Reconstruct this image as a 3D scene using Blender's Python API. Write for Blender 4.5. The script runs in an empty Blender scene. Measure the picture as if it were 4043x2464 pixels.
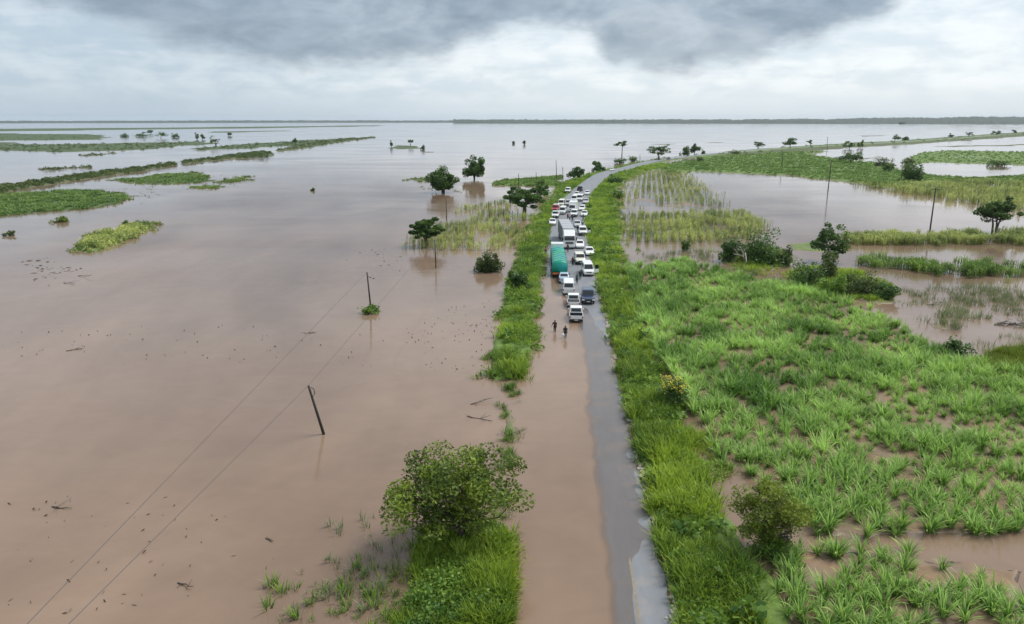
import bpy, bmesh, math, random
import numpy as np
from mathutils import Vector, Matrix
random.seed(7)
rng = np.random.default_rng(11)
PI = math.pi
scene = bpy.context.scene
C = scene.collection

# ------------------------------------------------------------------ camera
CAM_H = 26.0
PITCH = math.atan(462 / 1760.0)
YAW = math.atan(113 / 1819.6)
FPX, CX, CY = 1760.0, 1232.0, 751.0          # the photograph measured as 2464 x 1502
cd = bpy.data.cameras.new('camera')
cam = bpy.data.objects.new('camera', cd); C.objects.link(cam)
cam.location = (0, 0, CAM_H)
cam.rotation_euler = (PI / 2 - PITCH, 0, YAW)
cd.sensor_width = 36.0
cd.lens = 36.0 * FPX / 2464.0
cd.clip_start = 0.5
cd.clip_end = 40000
scene.camera = cam

# ------------------------------------------------------------------ light
SUN_EL, SUN_AZ = math.radians(56), math.radians(62)     # azimuth clockwise from +Y
scene.view_settings.view_transform = 'Standard'
scene.view_settings.look = 'None'
scene.view_settings.exposure = 1.1
scene.view_settings.gamma = 1.0
scene.view_settings.use_curve_mapping = False
scene.cycles.use_denoising = True
scene.cycles.max_bounces = 6
scene.cycles.diffuse_bounces = 3
scene.cycles.glossy_bounces = 3
scene.cycles.transparent_max_bounces = 16
scene.cycles.volume_bounces = 0
scene.cycles.caustics_reflective = False
scene.cycles.caustics_refractive = False

sd = bpy.data.lights.new('sun', 'SUN'); sd.energy = 1.5; sd.angle = math.radians(26); sd.color = (1, 0.965, 0.91)
sun = bpy.data.objects.new('sun', sd); C.objects.link(sun)
sun.rotation_euler = (PI / 2 - SUN_EL, 0, PI - SUN_AZ)
sun.location = (0, 0, 200)


class NT:
    """small wrapper that wires shader nodes"""
    def __init__(s, tree):
        s.t = tree; s.t.nodes.clear()
    def n(s, typ, **kw):
        nd = s.t.nodes.new(typ)
        for k, v in kw.items():
            setattr(nd, k, v)
        return nd
    def put(s, sock, v):
        if isinstance(v, bpy.types.NodeSocket):
            s.t.links.new(v, sock)
        elif v is not None:
            sock.default_value = v
    def math(s, op, a, b=None, c=None, clamp=False):
        nd = s.n('ShaderNodeMath', operation=op); nd.use_clamp = clamp
        s.put(nd.inputs[0], a)
        if b is not None: s.put(nd.inputs[1], b)
        if c is not None: s.put(nd.inputs[2], c)
        return nd.outputs[0]
    def vmath(s, op, a, b=None):
        nd = s.n('ShaderNodeVectorMath', operation=op)
        s.put(nd.inputs[0], a)
        if b is not None: s.put(nd.inputs[1], b)
        return nd.outputs[0]
    def noise(s, vec, scale, detail=4, rough=0.5, dist=0.0, out=0):
        nd = s.n('ShaderNodeTexNoise')
        if vec is not None: s.put(nd.inputs['Vector'], vec)
        nd.inputs['Scale'].default_value = scale; nd.inputs['Detail'].default_value = detail
        nd.inputs['Roughness'].default_value = rough; nd.inputs['Distortion'].default_value = dist
        return nd.outputs[out]
    def mr(s, v, a, b, c=0.0, d=1.0, kind='LINEAR'):
        nd = s.n('ShaderNodeMapRange', interpolation_type=kind)
        for i, q in enumerate((v, a, b, c, d)): s.put(nd.inputs[i], q)
        return nd.outputs[0]
    def mix(s, f, a, b):
        nd = s.n('ShaderNodeMix', data_type='RGBA')
        s.put(nd.inputs[0], f); s.put(nd.inputs[6], a); s.put(nd.inputs[7], b)
        return nd.outputs[2]
    def xyz(s, x, y, z):
        nd = s.n('ShaderNodeCombineXYZ')
        for i, q in enumerate((x, y, z)): s.put(nd.inputs[i], q)
        return nd.outputs[0]


def c4(c): return (c[0], c[1], c[2], 1.0)

# ------------------------------------------------------------------ sky
world = bpy.data.worlds.new('World'); scene.world = world; world.use_nodes = True
W = NT(world.node_tree)
tc = W.n('ShaderNodeTexCoord').outputs['Generated']
sep = W.n('ShaderNodeSeparateXYZ'); W.put(sep.inputs[0], tc)
az = W.math('ARCTAN2', sep.outputs[0], sep.outputs[1])           # clockwise from +Y
el = W.math('ARCSINE', sep.outputs[2])
azc = W.math('ADD', az, YAW)
# coordinates in units of hundredths of a radian: overcast deck stretched sideways as it nears the horizon
P = W.xyz(W.math('MULTIPLY', azc, 6.0), W.math('MULTIPLY', el, 14.0), 0.0)
P2 = W.xyz(W.math('MULTIPLY', azc, 3.0), W.math('MULTIPLY', el, 26.0), 3.7)
n_big = W.noise(P, 0.9, 5, 0.55, 0.6)
n_med = W.noise(P, 2.6, 6, 0.58, 0.3)
n_fine = W.noise(P, 7.0, 5, 0.6, 0.2)
n_str = W.noise(P2, 1.6, 5, 0.6, 0.2)
# lower edge of the dark rain deck along the azimuth (px of the 2464-wide photo -> rad)
edge = [(0, 250), (160, 215), (300, 176), (480, 135), (700, 106), (900, 112), (1060, 122), (1130, 165), (1250, 200),
        (1400, 188), (1470, 112), (1580, 92), (1750, 104), (1900, 138), (2050, 186), (2200, 250), (2464, 330)]
ramp = W.n('ShaderNodeValToRGB'); cr = ramp.color_ramp; cr.interpolation = 'EASE'
pts = [(math.atan((x - CX) / 1820.0), e / 1820.0) for x, e in edge]
lo, hi = -0.8, 0.8
while len(cr.elements) < len(pts): cr.elements.new(0.5)
for el_, (a, e) in zip(cr.elements, pts):
    el_.position = (a - lo) / (hi - lo); v = e / 0.25; el_.color = (v, v, v, 1)
W.put(ramp.inputs[0], W.mr(azc, lo, hi))
edge_el = W.math('MULTIPLY', ramp.outputs[0], 0.25)
wob = W.math('ADD', W.math('MULTIPLY', W.math('SUBTRACT', n_med, 0.5), 0.055), W.math('MULTIPLY', W.math('SUBTRACT', n_fine, 0.5), 0.022))
above = W.math('ADD', W.math('SUBTRACT', el, edge_el), wob)
deck = W.mr(above, -0.006, 0.028, 0, 1, 'SMOOTHSTEP')
thick = W.mr(n_big, 0.36, 0.60, 0.68, 1.0, 'SMOOTHSTEP')
high = W.mr(el, 0.15, 0.27, 1.0, 0.0, 'SMOOTHSTEP')                # rain deck faded out above the view so water reflections come lighter
dark = W.math('MULTIPLY', W.math('MULTIPLY', deck, thick), W.mr(high, 0, 1, 0.08, 1.0))
side = W.mr(azc, -0.50, 0.15, 0.0, 1.0, 'SMOOTHSTEP')
lowcol = W.mix(side, (0.46, 0.56, 0.655, 1), (0.68, 0.76, 0.82, 1))
bright = W.math('MULTIPLY', W.mr(W.math('ADD', W.math('MULTIPLY', n_med, 0.6), W.math('MULTIPLY', n_str, 0.4)), 0.40, 0.62, 0, 1, 'SMOOTHSTEP'),
                W.mr(el, 0.012, 0.05, 0.15, 1.0, 'SMOOTHSTEP'))
bright = W.math('MULTIPLY', bright, W.mr(side, 0, 1, 0.35, 1.0))
base = W.mix(bright, lowcol, (0.87, 0.91, 0.935, 1))
darkcol = W.mix(W.mr(n_med, 0.35, 0.65), (0.215, 0.275, 0.345, 1), (0.32, 0.39, 0.47, 1))
cloud = W.mix(dark, base, darkcol)
# a little denser, greyer air right at the horizon; below it the world is never seen
sky = W.n('ShaderNodeTexSky', sky_type='NISHITA'); sky.sun_disc = False
sky.sun_elevation = SUN_EL; sky.sun_rotation = SUN_AZ
bg1 = W.n('ShaderNodeBackground'); W.put(bg1.inputs[0], sky.outputs[0]); bg1.inputs[1].default_value = 0.10
bg2 = W.n('ShaderNodeBackground'); W.put(bg2.inputs[0], cloud); bg2.inputs[1].default_value = 0.50
mixw = W.n('ShaderNodeMixShader'); mixw.inputs[0].default_value = 0.93
W.t.links.new(bg1.outputs[0], mixw.inputs[1]); W.t.links.new(bg2.outputs[0], mixw.inputs[2])
wo = W.n('ShaderNodeOutputWorld'); W.t.links.new(mixw.outputs[0], wo.inputs[0])

# ------------------------------------------------------------------ helpers
R_cam = cam.rotation_euler.to_matrix()
R_np = np.array(R_cam)
ORIGIN = np.array((0, 0, CAM_H))


def ray(px, py):
    d = R_np @ np.array(((px - CX) / FPX, -(py - CY) / FPX, -1.0))
    return d


def G(px, py, z=0.0):
    """point of the horizontal plane at height z that stands at a place of the photograph"""
    d = ray(px, py)
    t = (z - CAM_H) / d[2]
    p = ORIGIN + d * t
    return float(p[0]), float(p[1])


def _hash(ix, iy, seed):
    h = (ix.astype(np.int64) * 374761393 + iy.astype(np.int64) * 668265263 + seed * 974634777) & 0x7fffffff
    h = ((h ^ (h >> 13)) * 1274126177) & 0x7fffffff
    return ((h ^ (h >> 16)) & 0xffff) / 65535.0


def vnoise(x, y, seed=0):
    x = np.asarray(x, float); y = np.asarray(y, float)
    ix = np.floor(x); iy = np.floor(y); fx = x - ix; fy = y - iy
    fx = fx * fx * (3 - 2 * fx); fy = fy * fy * (3 - 2 * fy)
    a = _hash(ix, iy, seed); b = _hash(ix + 1, iy, seed); c = _hash(ix, iy + 1, seed); d = _hash(ix + 1, iy + 1, seed)
    return (a * (1 - fx) + b * fx) * (1 - fy) + (c * (1 - fx) + d * fx) * fy


def fbm(x, y, seed=0, oct=4):
    v = 0; a = 0.5; t = 0
    for o in range(oct):
        v = v + a * vnoise(x * 2 ** o, y * 2 ** o, seed + o * 17); t += a; a *= 0.5
    return v / t


def sstep(a, b, x):
    t = np.clip((x - a) / (b - a), 0, 1)
    return t * t * (3 - 2 * t)


def poly_sd(poly, x, y):
    """signed distance to a polygon, positive inside"""
    x = np.asarray(x, float); y = np.asarray(y, float)
    d = np.full(x.shape, 1e18); inside = np.zeros(x.shape, bool)
    n = len(poly)
    for i in range(n):
        ax, ay = poly[i]; bx, by = poly[(i + 1) % n]
        ex, ey = bx - ax, by - ay
        L = ex * ex + ey * ey + 1e-12
        t = np.clip(((x - ax) * ex + (y - ay) * ey) / L, 0, 1)
        d = np.minimum(d, (x - ax - t * ex) ** 2 + (y - ay - t * ey) ** 2)
        c = ((ay > y) != (by > y)) & (x < (bx - ax) * (y - ay) / (by - ay + 1e-12) + ax)
        inside ^= c
    d = np.sqrt(d)
    return np.where(inside, d, -d)


def link(o, parent=None):
    C.objects.link(o)
    if parent is not None: o.parent = parent
    return o


def tag(o, label=None, cat=None, group=None, kind=None):
    if label: o['label'] = label
    if cat: o['category'] = cat
    if group: o['group'] = group
    if kind: o['kind'] = kind
    return o


def thing(name, label, cat, loc=(0, 0, 0), rz=0.0, group=None):
    o = bpy.data.objects.new(name, None); o.empty_display_size = 0.3
    o.location = loc; o.rotation_euler = (0, 0, rz)
    C.objects.link(o)
    return tag(o, label, cat, group)


class MB:
    """collects geometry of one mesh"""
    def __init__(s): s.v = []; s.f = []
    def add(s, vs, fs):
        o = len(s.v); s.v += [tuple(p) for p in vs]; s.f += [tuple(i + o for i in f) for f in fs]
    def box(s, a, b):
        x0, y0, z0 = a; x1, y1, z1 = b
        s.add([(x0, y0, z0), (x1, y0, z0), (x1, y1, z0), (x0, y1, z0), (x0, y0, z1), (x1, y0, z1), (x1, y1, z1), (x0, y1, z1)],
              [(0, 3, 2, 1), (4, 5, 6, 7), (0, 1, 5, 4), (1, 2, 6, 5), (2, 3, 7, 6), (3, 0, 4, 7)])
    def loft(s, rings, cap=True, closed=True):
        n = len(rings[0]); o = len(s.v)
        for r in rings: s.v += [tuple(p) for p in r]
        for k in range(len(rings) - 1):
            for i in range(n if closed else n - 1):
                j = (i + 1) % n
                s.f.append((o + k * n + i, o + k * n + j, o + (k + 1) * n + j, o + (k + 1) * n + i))
        if cap:
            s.f.append(tuple(o + i for i in reversed(range(n))))
            s.f.append(tuple(o + (len(rings) - 1) * n + i for i in range(n)))
    def tube(s, pts, radii, sides=6, cap=True):
        pts = [Vector(p) for p in pts]; rings = []
        for i, p in enumerate(pts):
            d = (pts[min(i + 1, len(pts) - 1)] - pts[max(i - 1, 0)]).normalized()
            u = d.cross(Vector((0, 0, 1)) if abs(d.z) < 0.95 else Vector((1, 0, 0))).normalized(); w = d.cross(u)
            rings.append([p + (u * math.cos(a) + w * math.sin(a)) * radii[i] for a in [2 * PI * k / sides for k in range(sides)]])
        s.loft(rings, cap)
    def lathe_x(s, prof, sides=14):
        """prof: (x, r) along the x axis"""
        rings = [[(x, r * math.cos(2 * PI * k / sides), r * math.sin(2 * PI * k / sides)) for k in range(sides)] for x, r in prof]
        s.loft(rings)
    def ell(s, c, r, seg=8, rings=5):
        vs = []; o = len(s.v)
        for i in range(rings + 1):
            t = PI * i / rings
            for k in range(seg):
                a = 2 * PI * k / seg
                vs.append((c[0] + r[0] * math.sin(t) * math.cos(a), c[1] + r[1] * math.sin(t) * math.sin(a), c[2] + r[2] * math.cos(t)))
        fs = [(i * seg + k, (i + 1) * seg + k, (i + 1) * seg + (k + 1) % seg, i * seg + (k + 1) % seg) for i in range(rings) for k in range(seg)]
        s.add(vs, fs)
    def mesh(s, name, mat, smooth=False):
        me = bpy.data.meshes.new(name); me.from_pydata(s.v, [], s.f); me.update()
        if mat: me.materials.append(mat)
        if smooth: me.polygons.foreach_set('use_smooth', [True] * len(me.polygons))
        return me
    def build(s, name, mat, parent=None, smooth=False, loc=None, bevel=0):
        o = bpy.data.objects.new(name, s.mesh(name, mat, smooth))
        if loc: o.location = loc
        link(o, parent)
        if bevel:
            m = o.modifiers.new('bevel', 'BEVEL'); m.width = bevel; m.segments = 2; m.limit_method = 'ANGLE'; m.angle_limit = math.radians(25)
        return o


def np_mesh(name, V, F, mat, tint=None, smooth=False):
    """V (n,3), F (m,4) quads"""
    me = bpy.data.meshes.new(name)
    V = np.ascontiguousarray(V, np.float32); F = np.ascontiguousarray(F, np.int32)
    me.vertices.add(len(V)); me.vertices.foreach_set('co', V.ravel())
    me.loops.add(F.size); me.loops.foreach_set('vertex_index', F.ravel())
    me.polygons.add(len(F)); me.polygons.foreach_set('loop_start', np.arange(0, F.size, F.shape[1], dtype=np.int32))
    me.polygons.foreach_set('loop_total', np.full(len(F), F.shape[1], np.int32))
    if smooth: me.polygons.foreach_set('use_smooth', np.ones(len(F), bool))
    if tint is not None:
        a = me.attributes.new('tint', 'FLOAT', 'POINT'); a.data.foreach_set('value', np.ascontiguousarray(tint, np.float32))
    me.update(calc_edges=True); me.validate()
    if mat: me.materials.append(mat)
    return me


def np_obj(name, V, F, mat, parent=None, tint=None, smooth=False):
    return link(bpy.data.objects.new(name, np_mesh(name, V, F, mat, tint, smooth)), parent)


def attr_color(me, name, vals):
    a = me.attributes.new(name, 'FLOAT_COLOR', 'POINT')
    a.data.foreach_set('color', np.ascontiguousarray(np.c_[vals, np.ones(len(vals))], np.float32).ravel())

# ------------------------------------------------------------------ materials
MATS = {}


def mat_pbr(name, col, rough=0.5, metal=0.0, var=0.0, scale=6.0, coat=0.0, bump=0.0, dirt=None):
    if name in MATS: return MATS[name]
    m = bpy.data.materials.new(name); m.use_nodes = True; N = NT(m.node_tree)
    b = N.n('ShaderNodeBsdfPrincipled'); o = N.n('ShaderNodeOutputMaterial'); N.t.links.new(b.outputs[0], o.inputs[0])
    tcn = N.n('ShaderNodeTexCoord').outputs['Object']
    nz = N.noise(tcn, scale, 5, 0.6)
    c0 = tuple(max(0, q * (1 - var)) for q in col); c1 = tuple(min(1, q * (1 + var)) for q in col)
    colr = N.mix(nz, c4(c0), c4(c1))
    if dirt:   # splashed mud low on the thing
        sp = N.n('ShaderNodeSeparateXYZ'); N.put(sp.inputs[0], tcn)
        f = N.math('MULTIPLY', N.mr(sp.outputs[2], 0.75, 0.30, 0, 0.55), N.mr(N.noise(tcn, 3.0, 4), 0.35, 0.65))
        colr = N.mix(f, colr, c4(dirt))
    N.put(b.inputs['Base Color'], colr)
    N.put(b.inputs['Roughness'], N.mr(nz, 0, 1, max(0.02, rough - 0.08), min(1, rough + 0.08)))
    b.inputs['Metallic'].default_value = metal
    if coat: b.inputs['Coat Weight'].default_value = coat
    if bump:
        bn = N.n('ShaderNodeBump'); bn.inputs['Strength'].default_value = bump; bn.inputs['Distance'].default_value = 0.05
        N.put(bn.inputs['Height'], N.noise(tcn, scale * 3, 5)); N.put(b.inputs['Normal'], bn.outputs[0])
    MATS[name] = m
    return m


def mat_leaf(name, a, b_, trans=0.35, rough=0.55):
    if name in MATS: return MATS[name]
    m = bpy.data.materials.new(name); m.use_nodes = True; N = NT(m.node_tree)
    at = N.n('ShaderNodeAttribute'); at.attribute_name = 'tint'
    col = N.mix(at.outputs['Fac'], c4(a), c4(b_))
    p = N.n('ShaderNodeBsdfPrincipled'); N.put(p.inputs['Base Color'], col); p.inputs['Roughness'].default_value = rough
    p.inputs['Specular IOR Level'].default_value = 0.35
    t = N.n('ShaderNodeBsdfTranslucent'); N.put(t.inputs[0], N.mix(0.15, col, (0.40, 0.60, 0.05, 1)))
    mx = N.n('ShaderNodeMixShader'); mx.inputs[0].default_value = trans
    N.t.links.new(p.outputs[0], mx.inputs[1]); N.t.links.new(t.outputs[0], mx.inputs[2])
    o = N.n('ShaderNodeOutputMaterial'); N.t.links.new(mx.outputs[0], o.inputs[0])
    MATS[name] = m
    return m


M_CANE = mat_leaf('cane leaf', (0.05, 0.16, 0.016), (0.50, 0.72, 0.19), 0.38)
M_GRASS = mat_leaf('verge grass', (0.05, 0.13, 0.014), (0.44, 0.57, 0.06), 0.40)
M_WEED = mat_leaf('verge weed', (0.04, 0.11, 0.018), (0.24, 0.38, 0.05), 0.35)
M_MAIZE = mat_leaf('maize leaf', (0.07, 0.13, 0.025), (0.58, 0.62, 0.20), 0.35)
M_FAR = mat_leaf('far grass', (0.07, 0.15, 0.03), (0.24, 0.35, 0.09), 0.3)
M_REED = mat_leaf('reed', (0.12, 0.15, 0.07), (0.30, 0.33, 0.18), 0.3)
M_HEDGE = mat_leaf('bank scrub', (0.045, 0.075, 0.02), (0.13, 0.17, 0.05), 0.3)
M_TREE = mat_leaf('tree leaf', (0.022, 0.065, 0.016), (0.12, 0.22, 0.04), 0.25, 0.5)
M_NEAR = mat_leaf('near tree leaf', (0.016, 0.05, 0.010), (0.25, 0.33, 0.03), 0.25, 0.5)
M_OLIVE = mat_leaf('olive leaf', (0.05, 0.09, 0.012), (0.26, 0.32, 0.025), 0.3, 0.5)
M_YEL = mat_leaf('yellow flower', (0.6, 0.5, 0.03), (0.85, 0.75, 0.10), 0.3)
M_BARK = mat_pbr('bark', (0.09, 0.07, 0.055), 0.85, var=0.35, scale=9, bump=0.4)
M_DEAD = mat_pbr('dead wood', (0.42, 0.38, 0.34), 0.8, var=0.2)
M_POLE = mat_pbr('creosoted pole', (0.035, 0.03, 0.028), 0.8, var=0.3)
M_WIRE = mat_pbr('wire', (0.10, 0.09, 0.085), 0.6)
M_DEBRIS = mat_pbr('wet debris', (0.055, 0.045, 0.035), 0.6, var=0.4)
M_STONE = mat_pbr('broken edge stone', (0.42, 0.37, 0.32), 0.8, var=0.25, scale=3)

# ------------------------------------------------------------------ road path
ctrl_px = [(1367, 560), (1370, 520), (1381, 490), (1397, 467), (1417, 448), (1440, 429), (1468, 416), (1500, 408.5), (1537, 398),
           (1580, 388.5), (1640, 380), (1705, 372.5), (1780, 366), (1880, 358), (2000, 351.5), (2150, 343.5), (2300, 333.5), (2470, 322), (2760, 309)]
RX0 = G(1417, 1400)[0]
RX1 = G(1367, 560)[0]
ROAD_X = 0.5 * (RX0 + RX1)
raw = [(ROAD_X, -40.0), (ROAD_X, 20.0), (ROAD_X, 60.0), (ROAD_X, 100.0), (ROAD_X, 140.0)] + [G(*p) for p in ctrl_px]
raw = np.array(raw)


def catmull(P, step=4.0):
    out = []
    for i in range(len(P) - 1):
        p0 = P[max(i - 1, 0)]; p1 = P[i]; p2 = P[i + 1]; p3 = P[min(i + 2, len(P) - 1)]
        n = max(2, int(np.hypot(*(p2 - p1)) / step))
        for k in range(n):
            t = k / n
            out.append(0.5 * ((2 * p1) + (-p0 + p2) * t + (2 * p0 - 5 * p1 + 4 * p2 - p3) * t * t + (-p0 + 3 * p1 - 3 * p2 + p3) * t ** 3))
    out.append(P[-1])
    return np.array(out)


PATH = catmull(raw)
for _ in range(6):
    PATH[1:-1] = 0.25 * PATH[:-2] + 0.5 * PATH[1:-1] + 0.25 * PATH[2:]
SEG = np.diff(PATH, axis=0); SLEN = np.hypot(SEG[:, 0], SEG[:, 1]); SCUM = np.r_[0, np.cumsum(SLEN)]
HALF = 4.15


def road_sd(x, y):
    """(s, d): way along the road and offset to its right"""
    x = np.atleast_1d(np.asarray(x, float)); y = np.atleast_1d(np.asarray(y, float))
    best = np.full(x.shape, 1e18); S = np.zeros(x.shape); D = np.zeros(x.shape)
    for i in range(len(SEG)):
        ex, ey = SEG[i]; L = SLEN[i]
        qx = x - PATH[i, 0]; qy = y - PATH[i, 1]
        t = np.clip((qx * ex + qy * ey) / (L * L), 0, 1)
        dx = qx - t * ex; dy = qy - t * ey; d2 = dx * dx + dy * dy
        m = d2 < best
        best = np.where(m, d2, best); S = np.where(m, SCUM[i] + t * L, S)
        D = np.where(m, np.sqrt(d2) * np.sign(qx * ey - qy * ex), D)
    return S, D


S0 = 40.0     # s of y = 0


def road_z(s, d):
    """asphalt height above the flood level: the carriageway tips to the left and climbs out of the water far off"""
    yy = np.asarray(s, float) - S0
    rise = sstep(85, 200, yy)
    dd = np.asarray(d, float)
    tip = -0.100 + 0.046 * np.minimum(dd, 1.5) + 0.012 * np.maximum(dd - 1.5, 0)
    flat = 0.55 - 0.02 * np.abs(d)
    z = tip * (1 - rise) + flat * rise
    z = z + (1 - rise) * (0.03 * (fbm(yy * 0.11, np.asarray(d) * 0.25, 5, 3) - 0.5) + 0.018 * (vnoise(yy * 0.7, np.asarray(d) * 1.1, 9) - 0.5))
    near = sstep(44, 37, yy) * sstep(1.6, 2.6, np.asarray(d, float))       # a drier slab right by the viewer
    return z + 0.035 * near


def rz1(x, y):
    s, d = road_sd([x], [y]); return float(road_z(s, d)[0])

# ------------------------------------------------------------------ land above the flood (outlines seen in the photograph)
def gp(pts): return [G(*p) for p in pts]


LAND = []   # name, world polygon, top height, edge width, noise amplitude, noise scale, colour


def land(name, pts, h, w, na, ns, col):
    LAND.append((name, gp(pts), h, w, na * (1.5 if name not in ('bank', 'bank2', 'bank3', 'embankment', 'verge_right', 'verge_left') else 1), ns, col))


MUD = (0.20, 0.135, 0.085); GRN = (0.10, 0.17, 0.03); OLV = (0.14, 0.15, 0.045); FARG = (0.055, 0.092, 0.03); SCR = (0.07, 0.09, 0.03)
CANE_POLY = [(1497, 640), (1560, 645), (1640, 622), (1720, 648), (1800, 668), (1900, 690), (2000, 712), (2130, 760), (2210, 815), (2340, 880),
             (2480, 905), (2480, 1285), (2300, 1292), (2150, 1300), (2020, 1305), (1930, 1300), (1905, 1225), (1800, 1160), (1735, 1120), (1672, 1010), (1615, 925), (1560, 820), (1525, 740)]
CANE_LOW = [(1870, 1345), (1930, 1318), (2050, 1322), (2150, 1326), (2260, 1345), (2380, 1352), (2480, 1360), (2480, 1530), (1900, 1530)]
land('cane', CANE_POLY, 0.12, 0.7, 0.6, 0.35, MUD)
land('cane_low', CANE_LOW, 0.07, 0.7, 1.0, 0.4, MUD)
VERGE_R = [(1600, 1540), (1905, 1540), (1868, 1400), (1800, 1345), (1755, 1240), (1720, 1160), (1690, 1130), (1645, 1030), (1590, 900), (1545, 790), (1508, 690), (1492, 630),
           (1500, 560), (1490, 510), (1478, 470), (1500, 440), (1560, 412), (1620, 402), (1600, 392), (1500, 411), (1445, 432), (1425, 452), (1405, 500), (1405, 560), (1440, 700), (1490, 900), (1530, 1100)]
land('verge_right', VERGE_R, 0.32, 0.6, 0.7, 0.5, GRN)
VERGE_L1 = [(955, 1540), (985, 1440), (1005, 1360), (1020, 1300), (1080, 1270), (1170, 1270), (1225, 1290), (1240, 1340), (1237, 1420), (1215, 1540)]
land('verge_left_near', VERGE_L1, 0.22, 0.7, 1.0, 0.5, GRN)
VERGE_L2 = [(1196, 915), (1182, 842), (1204, 790), (1205, 750), (1217, 690), (1237, 640), (1252, 590), (1290, 525), (1312, 490), (1330, 465), (1345, 443), (1400, 424), (1460, 409),
            (1520, 395), (1600, 380), (1580, 388), (1450, 424), (1400, 450), (1365, 480), (1340, 520), (1320, 590), (1305, 650), (1292, 760), (1275, 880), (1262, 908)]
land('verge_left', VERGE_L2, 0.35, 0.5, 0.8, 0.5, GRN)
land('verge_islet', [(1202, 950), (1215, 930), (1242, 930), (1245, 945), (1228, 950)], 0.10, 0.4, 0.6, 0.8, GRN)
land('verge_islet2', [(1205, 1050), (1212, 985), (1238, 970), (1240, 1040), (1215, 1060)], 0.06, 0.4, 0.9, 0.8, GRN)
# left of the road
land('maize_left', [(985, 592), (1000, 560), (1090, 540), (1250, 528), (1300, 515), (1282, 596), (1100, 600)], -0.10, 1.5, 2.0, 0.2, MUD)
land('spit', [(1185, 447), (1195, 434), (1290, 428), (1350, 424), (1355, 446), (1290, 449)], 0.25, 3, 5, 0.08, GRN)
land('spit2', [(965, 434), (1000, 427), (1050, 428), (1045, 438)], 0.1, 3, 4, 0.1, FARG)
land('isle_a', [(-140, 480), (0, 470), (140, 461), (250, 460), (315, 474), (300, 488), (180, 507), (60, 519), (-140, 524)], 0.25, 4, 9, 0.06, FARG)
land('bank', [(-160, 482), (0, 452), (130, 432), (260, 413), (420, 394), (430, 398), (300, 418), (130, 443), (0, 465), (-160, 490)], 0.6, 2.5, 2, 0.12, SCR)
land('bank2', [(432, 391), (520, 379), (600, 369), (650, 365), (660, 373), (620, 380), (540, 384), (445, 396)], 0.6, 2.5, 2, 0.12, SCR)
land('bank3', [(660, 362), (720, 349), (800, 338), (905, 329), (905, 332), (820, 343), (730, 358), (670, 366)], 0.5, 3, 2, 0.1, SCR)
land('isle_c', [(290, 430), (360, 418), (470, 415), (490, 428), (470, 444), (350, 449)], 0.15, 4, 12, 0.06, FARG)
land('isle_d', [(450, 455), (520, 438), (600, 425), (590, 438), (500, 460)], -0.02, 4, 12, 0.08, FARG)
land('isle_e1', [(-260, 372), (0, 343), (120, 348), (300, 345), (480, 341), (485, 349), (330, 362), (110, 368), (0, 364), (-260, 384)], 0.4, 10, 25, 0.02, FARG)
land('isle_e2', [(430, 359), (560, 348), (700, 340), (860, 331), (880, 333), (760, 347), (600, 358), (470, 363)], 0.4, 8, 18, 0.03, FARG)
land('isle_e3', [(-300, 326), (0, 322), (230, 323), (275, 328), (240, 337), (0, 340), (-300, 346)], 0.4, 16, 40, 0.012, FARG)
land('isle_e4', [(-300, 311), (0, 310), (420, 307), (900, 302), (900, 304), (400, 312), (0, 316), (-300, 318)], 0.5, 30, 90, 0.006, FARG)
land('isle_e5', [(500, 317), (700, 314), (700, 316), (500, 320)], 0.2, 20, 30, 0.01, FARG)
land('strip1', [(190, 373), (280, 368), (290, 370), (200, 376)], 0.1, 3, 4, 0.1, SCR)
land('strip2', [(90, 407), (220, 400), (225, 404), (95, 411)], 0.1, 2, 3, 0.1, SCR)
land('islet_mid', [(938, 357), (955, 350), (1005, 351), (1015, 357), (960, 360)], 0.3, 3, 5, 0.08, FARG)
land('islet_mid2', [(1000, 366), (1050, 364), (1060, 367), (1010, 369)], 0.05, 4, 4, 0.08, FARG)
FLOAT = [(178, 602), (186, 585), (235, 562), (285, 556), (300, 541), (360, 538), (366, 548), (330, 566), (312, 580), (270, 592), (235, 607), (188, 613)]
land('float_isle', FLOAT, 0.12, 1.0, 2.0, 0.25, GRN)
# right of the road
land('maize_r1', [(1500, 480), (1530, 420), (1640, 414), (1680, 440), (1740, 482), (1760, 500), (1600, 506), (1500, 495)], -0.04, 2, 5, 0.12, MUD)
land('maize_r2', [(1510, 522), (1700, 516), (1790, 514), (1850, 545), (1800, 582), (1520, 588), (1495, 560)], -0.02, 2, 4, 0.12, MUD)
GREEN = [(1570, 408), (1610, 394), (1680, 382), (1780, 373), (1900, 366), (1990, 364), (1945, 372), (2000, 380), (2060, 388), (2100, 392), (2150, 398), (2160, 412),
         (2240, 424), (2350, 428), (2480, 420), (2480, 445), (2330, 440), (2230, 438), (2200, 450), (2120, 452), (2030, 436), (1900, 424), (1780, 417), (1670, 413), (1600, 418)]
land('green_right', GREEN, 0.5, 2.5, 5, 0.06, GRN)
OLIVE = [(2030, 437), (2120, 450), (2200, 449), (2330, 441), (2480, 446), (2480, 520), (2400, 508), (2300, 488), (2200, 470), (2120, 458)]
land('olive', OLIVE, -0.06, 3, 4, 0.1, OLV)
EMB = [(1640, 380), (1700, 371), (1790, 362), (1900, 354), (2060, 344), (2150, 340), (2300, 329), (2480, 317), (2780, 304), (2780, 309), (2480, 327), (2330, 338), (2200, 347),
       (2060, 355), (1950, 364), (1800, 372), (1700, 380)]
land('embankment', EMB, 0.7, 4, 6, 0.05, SCR)
land('green_far', [(2175, 385), (2210, 369), (2270, 363), (2480, 366), (2720, 366), (2720, 400), (2480, 398), (2330, 394), (2230, 391), (2185, 396)], 0.4, 4, 6, 0.05, GRN)
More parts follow.
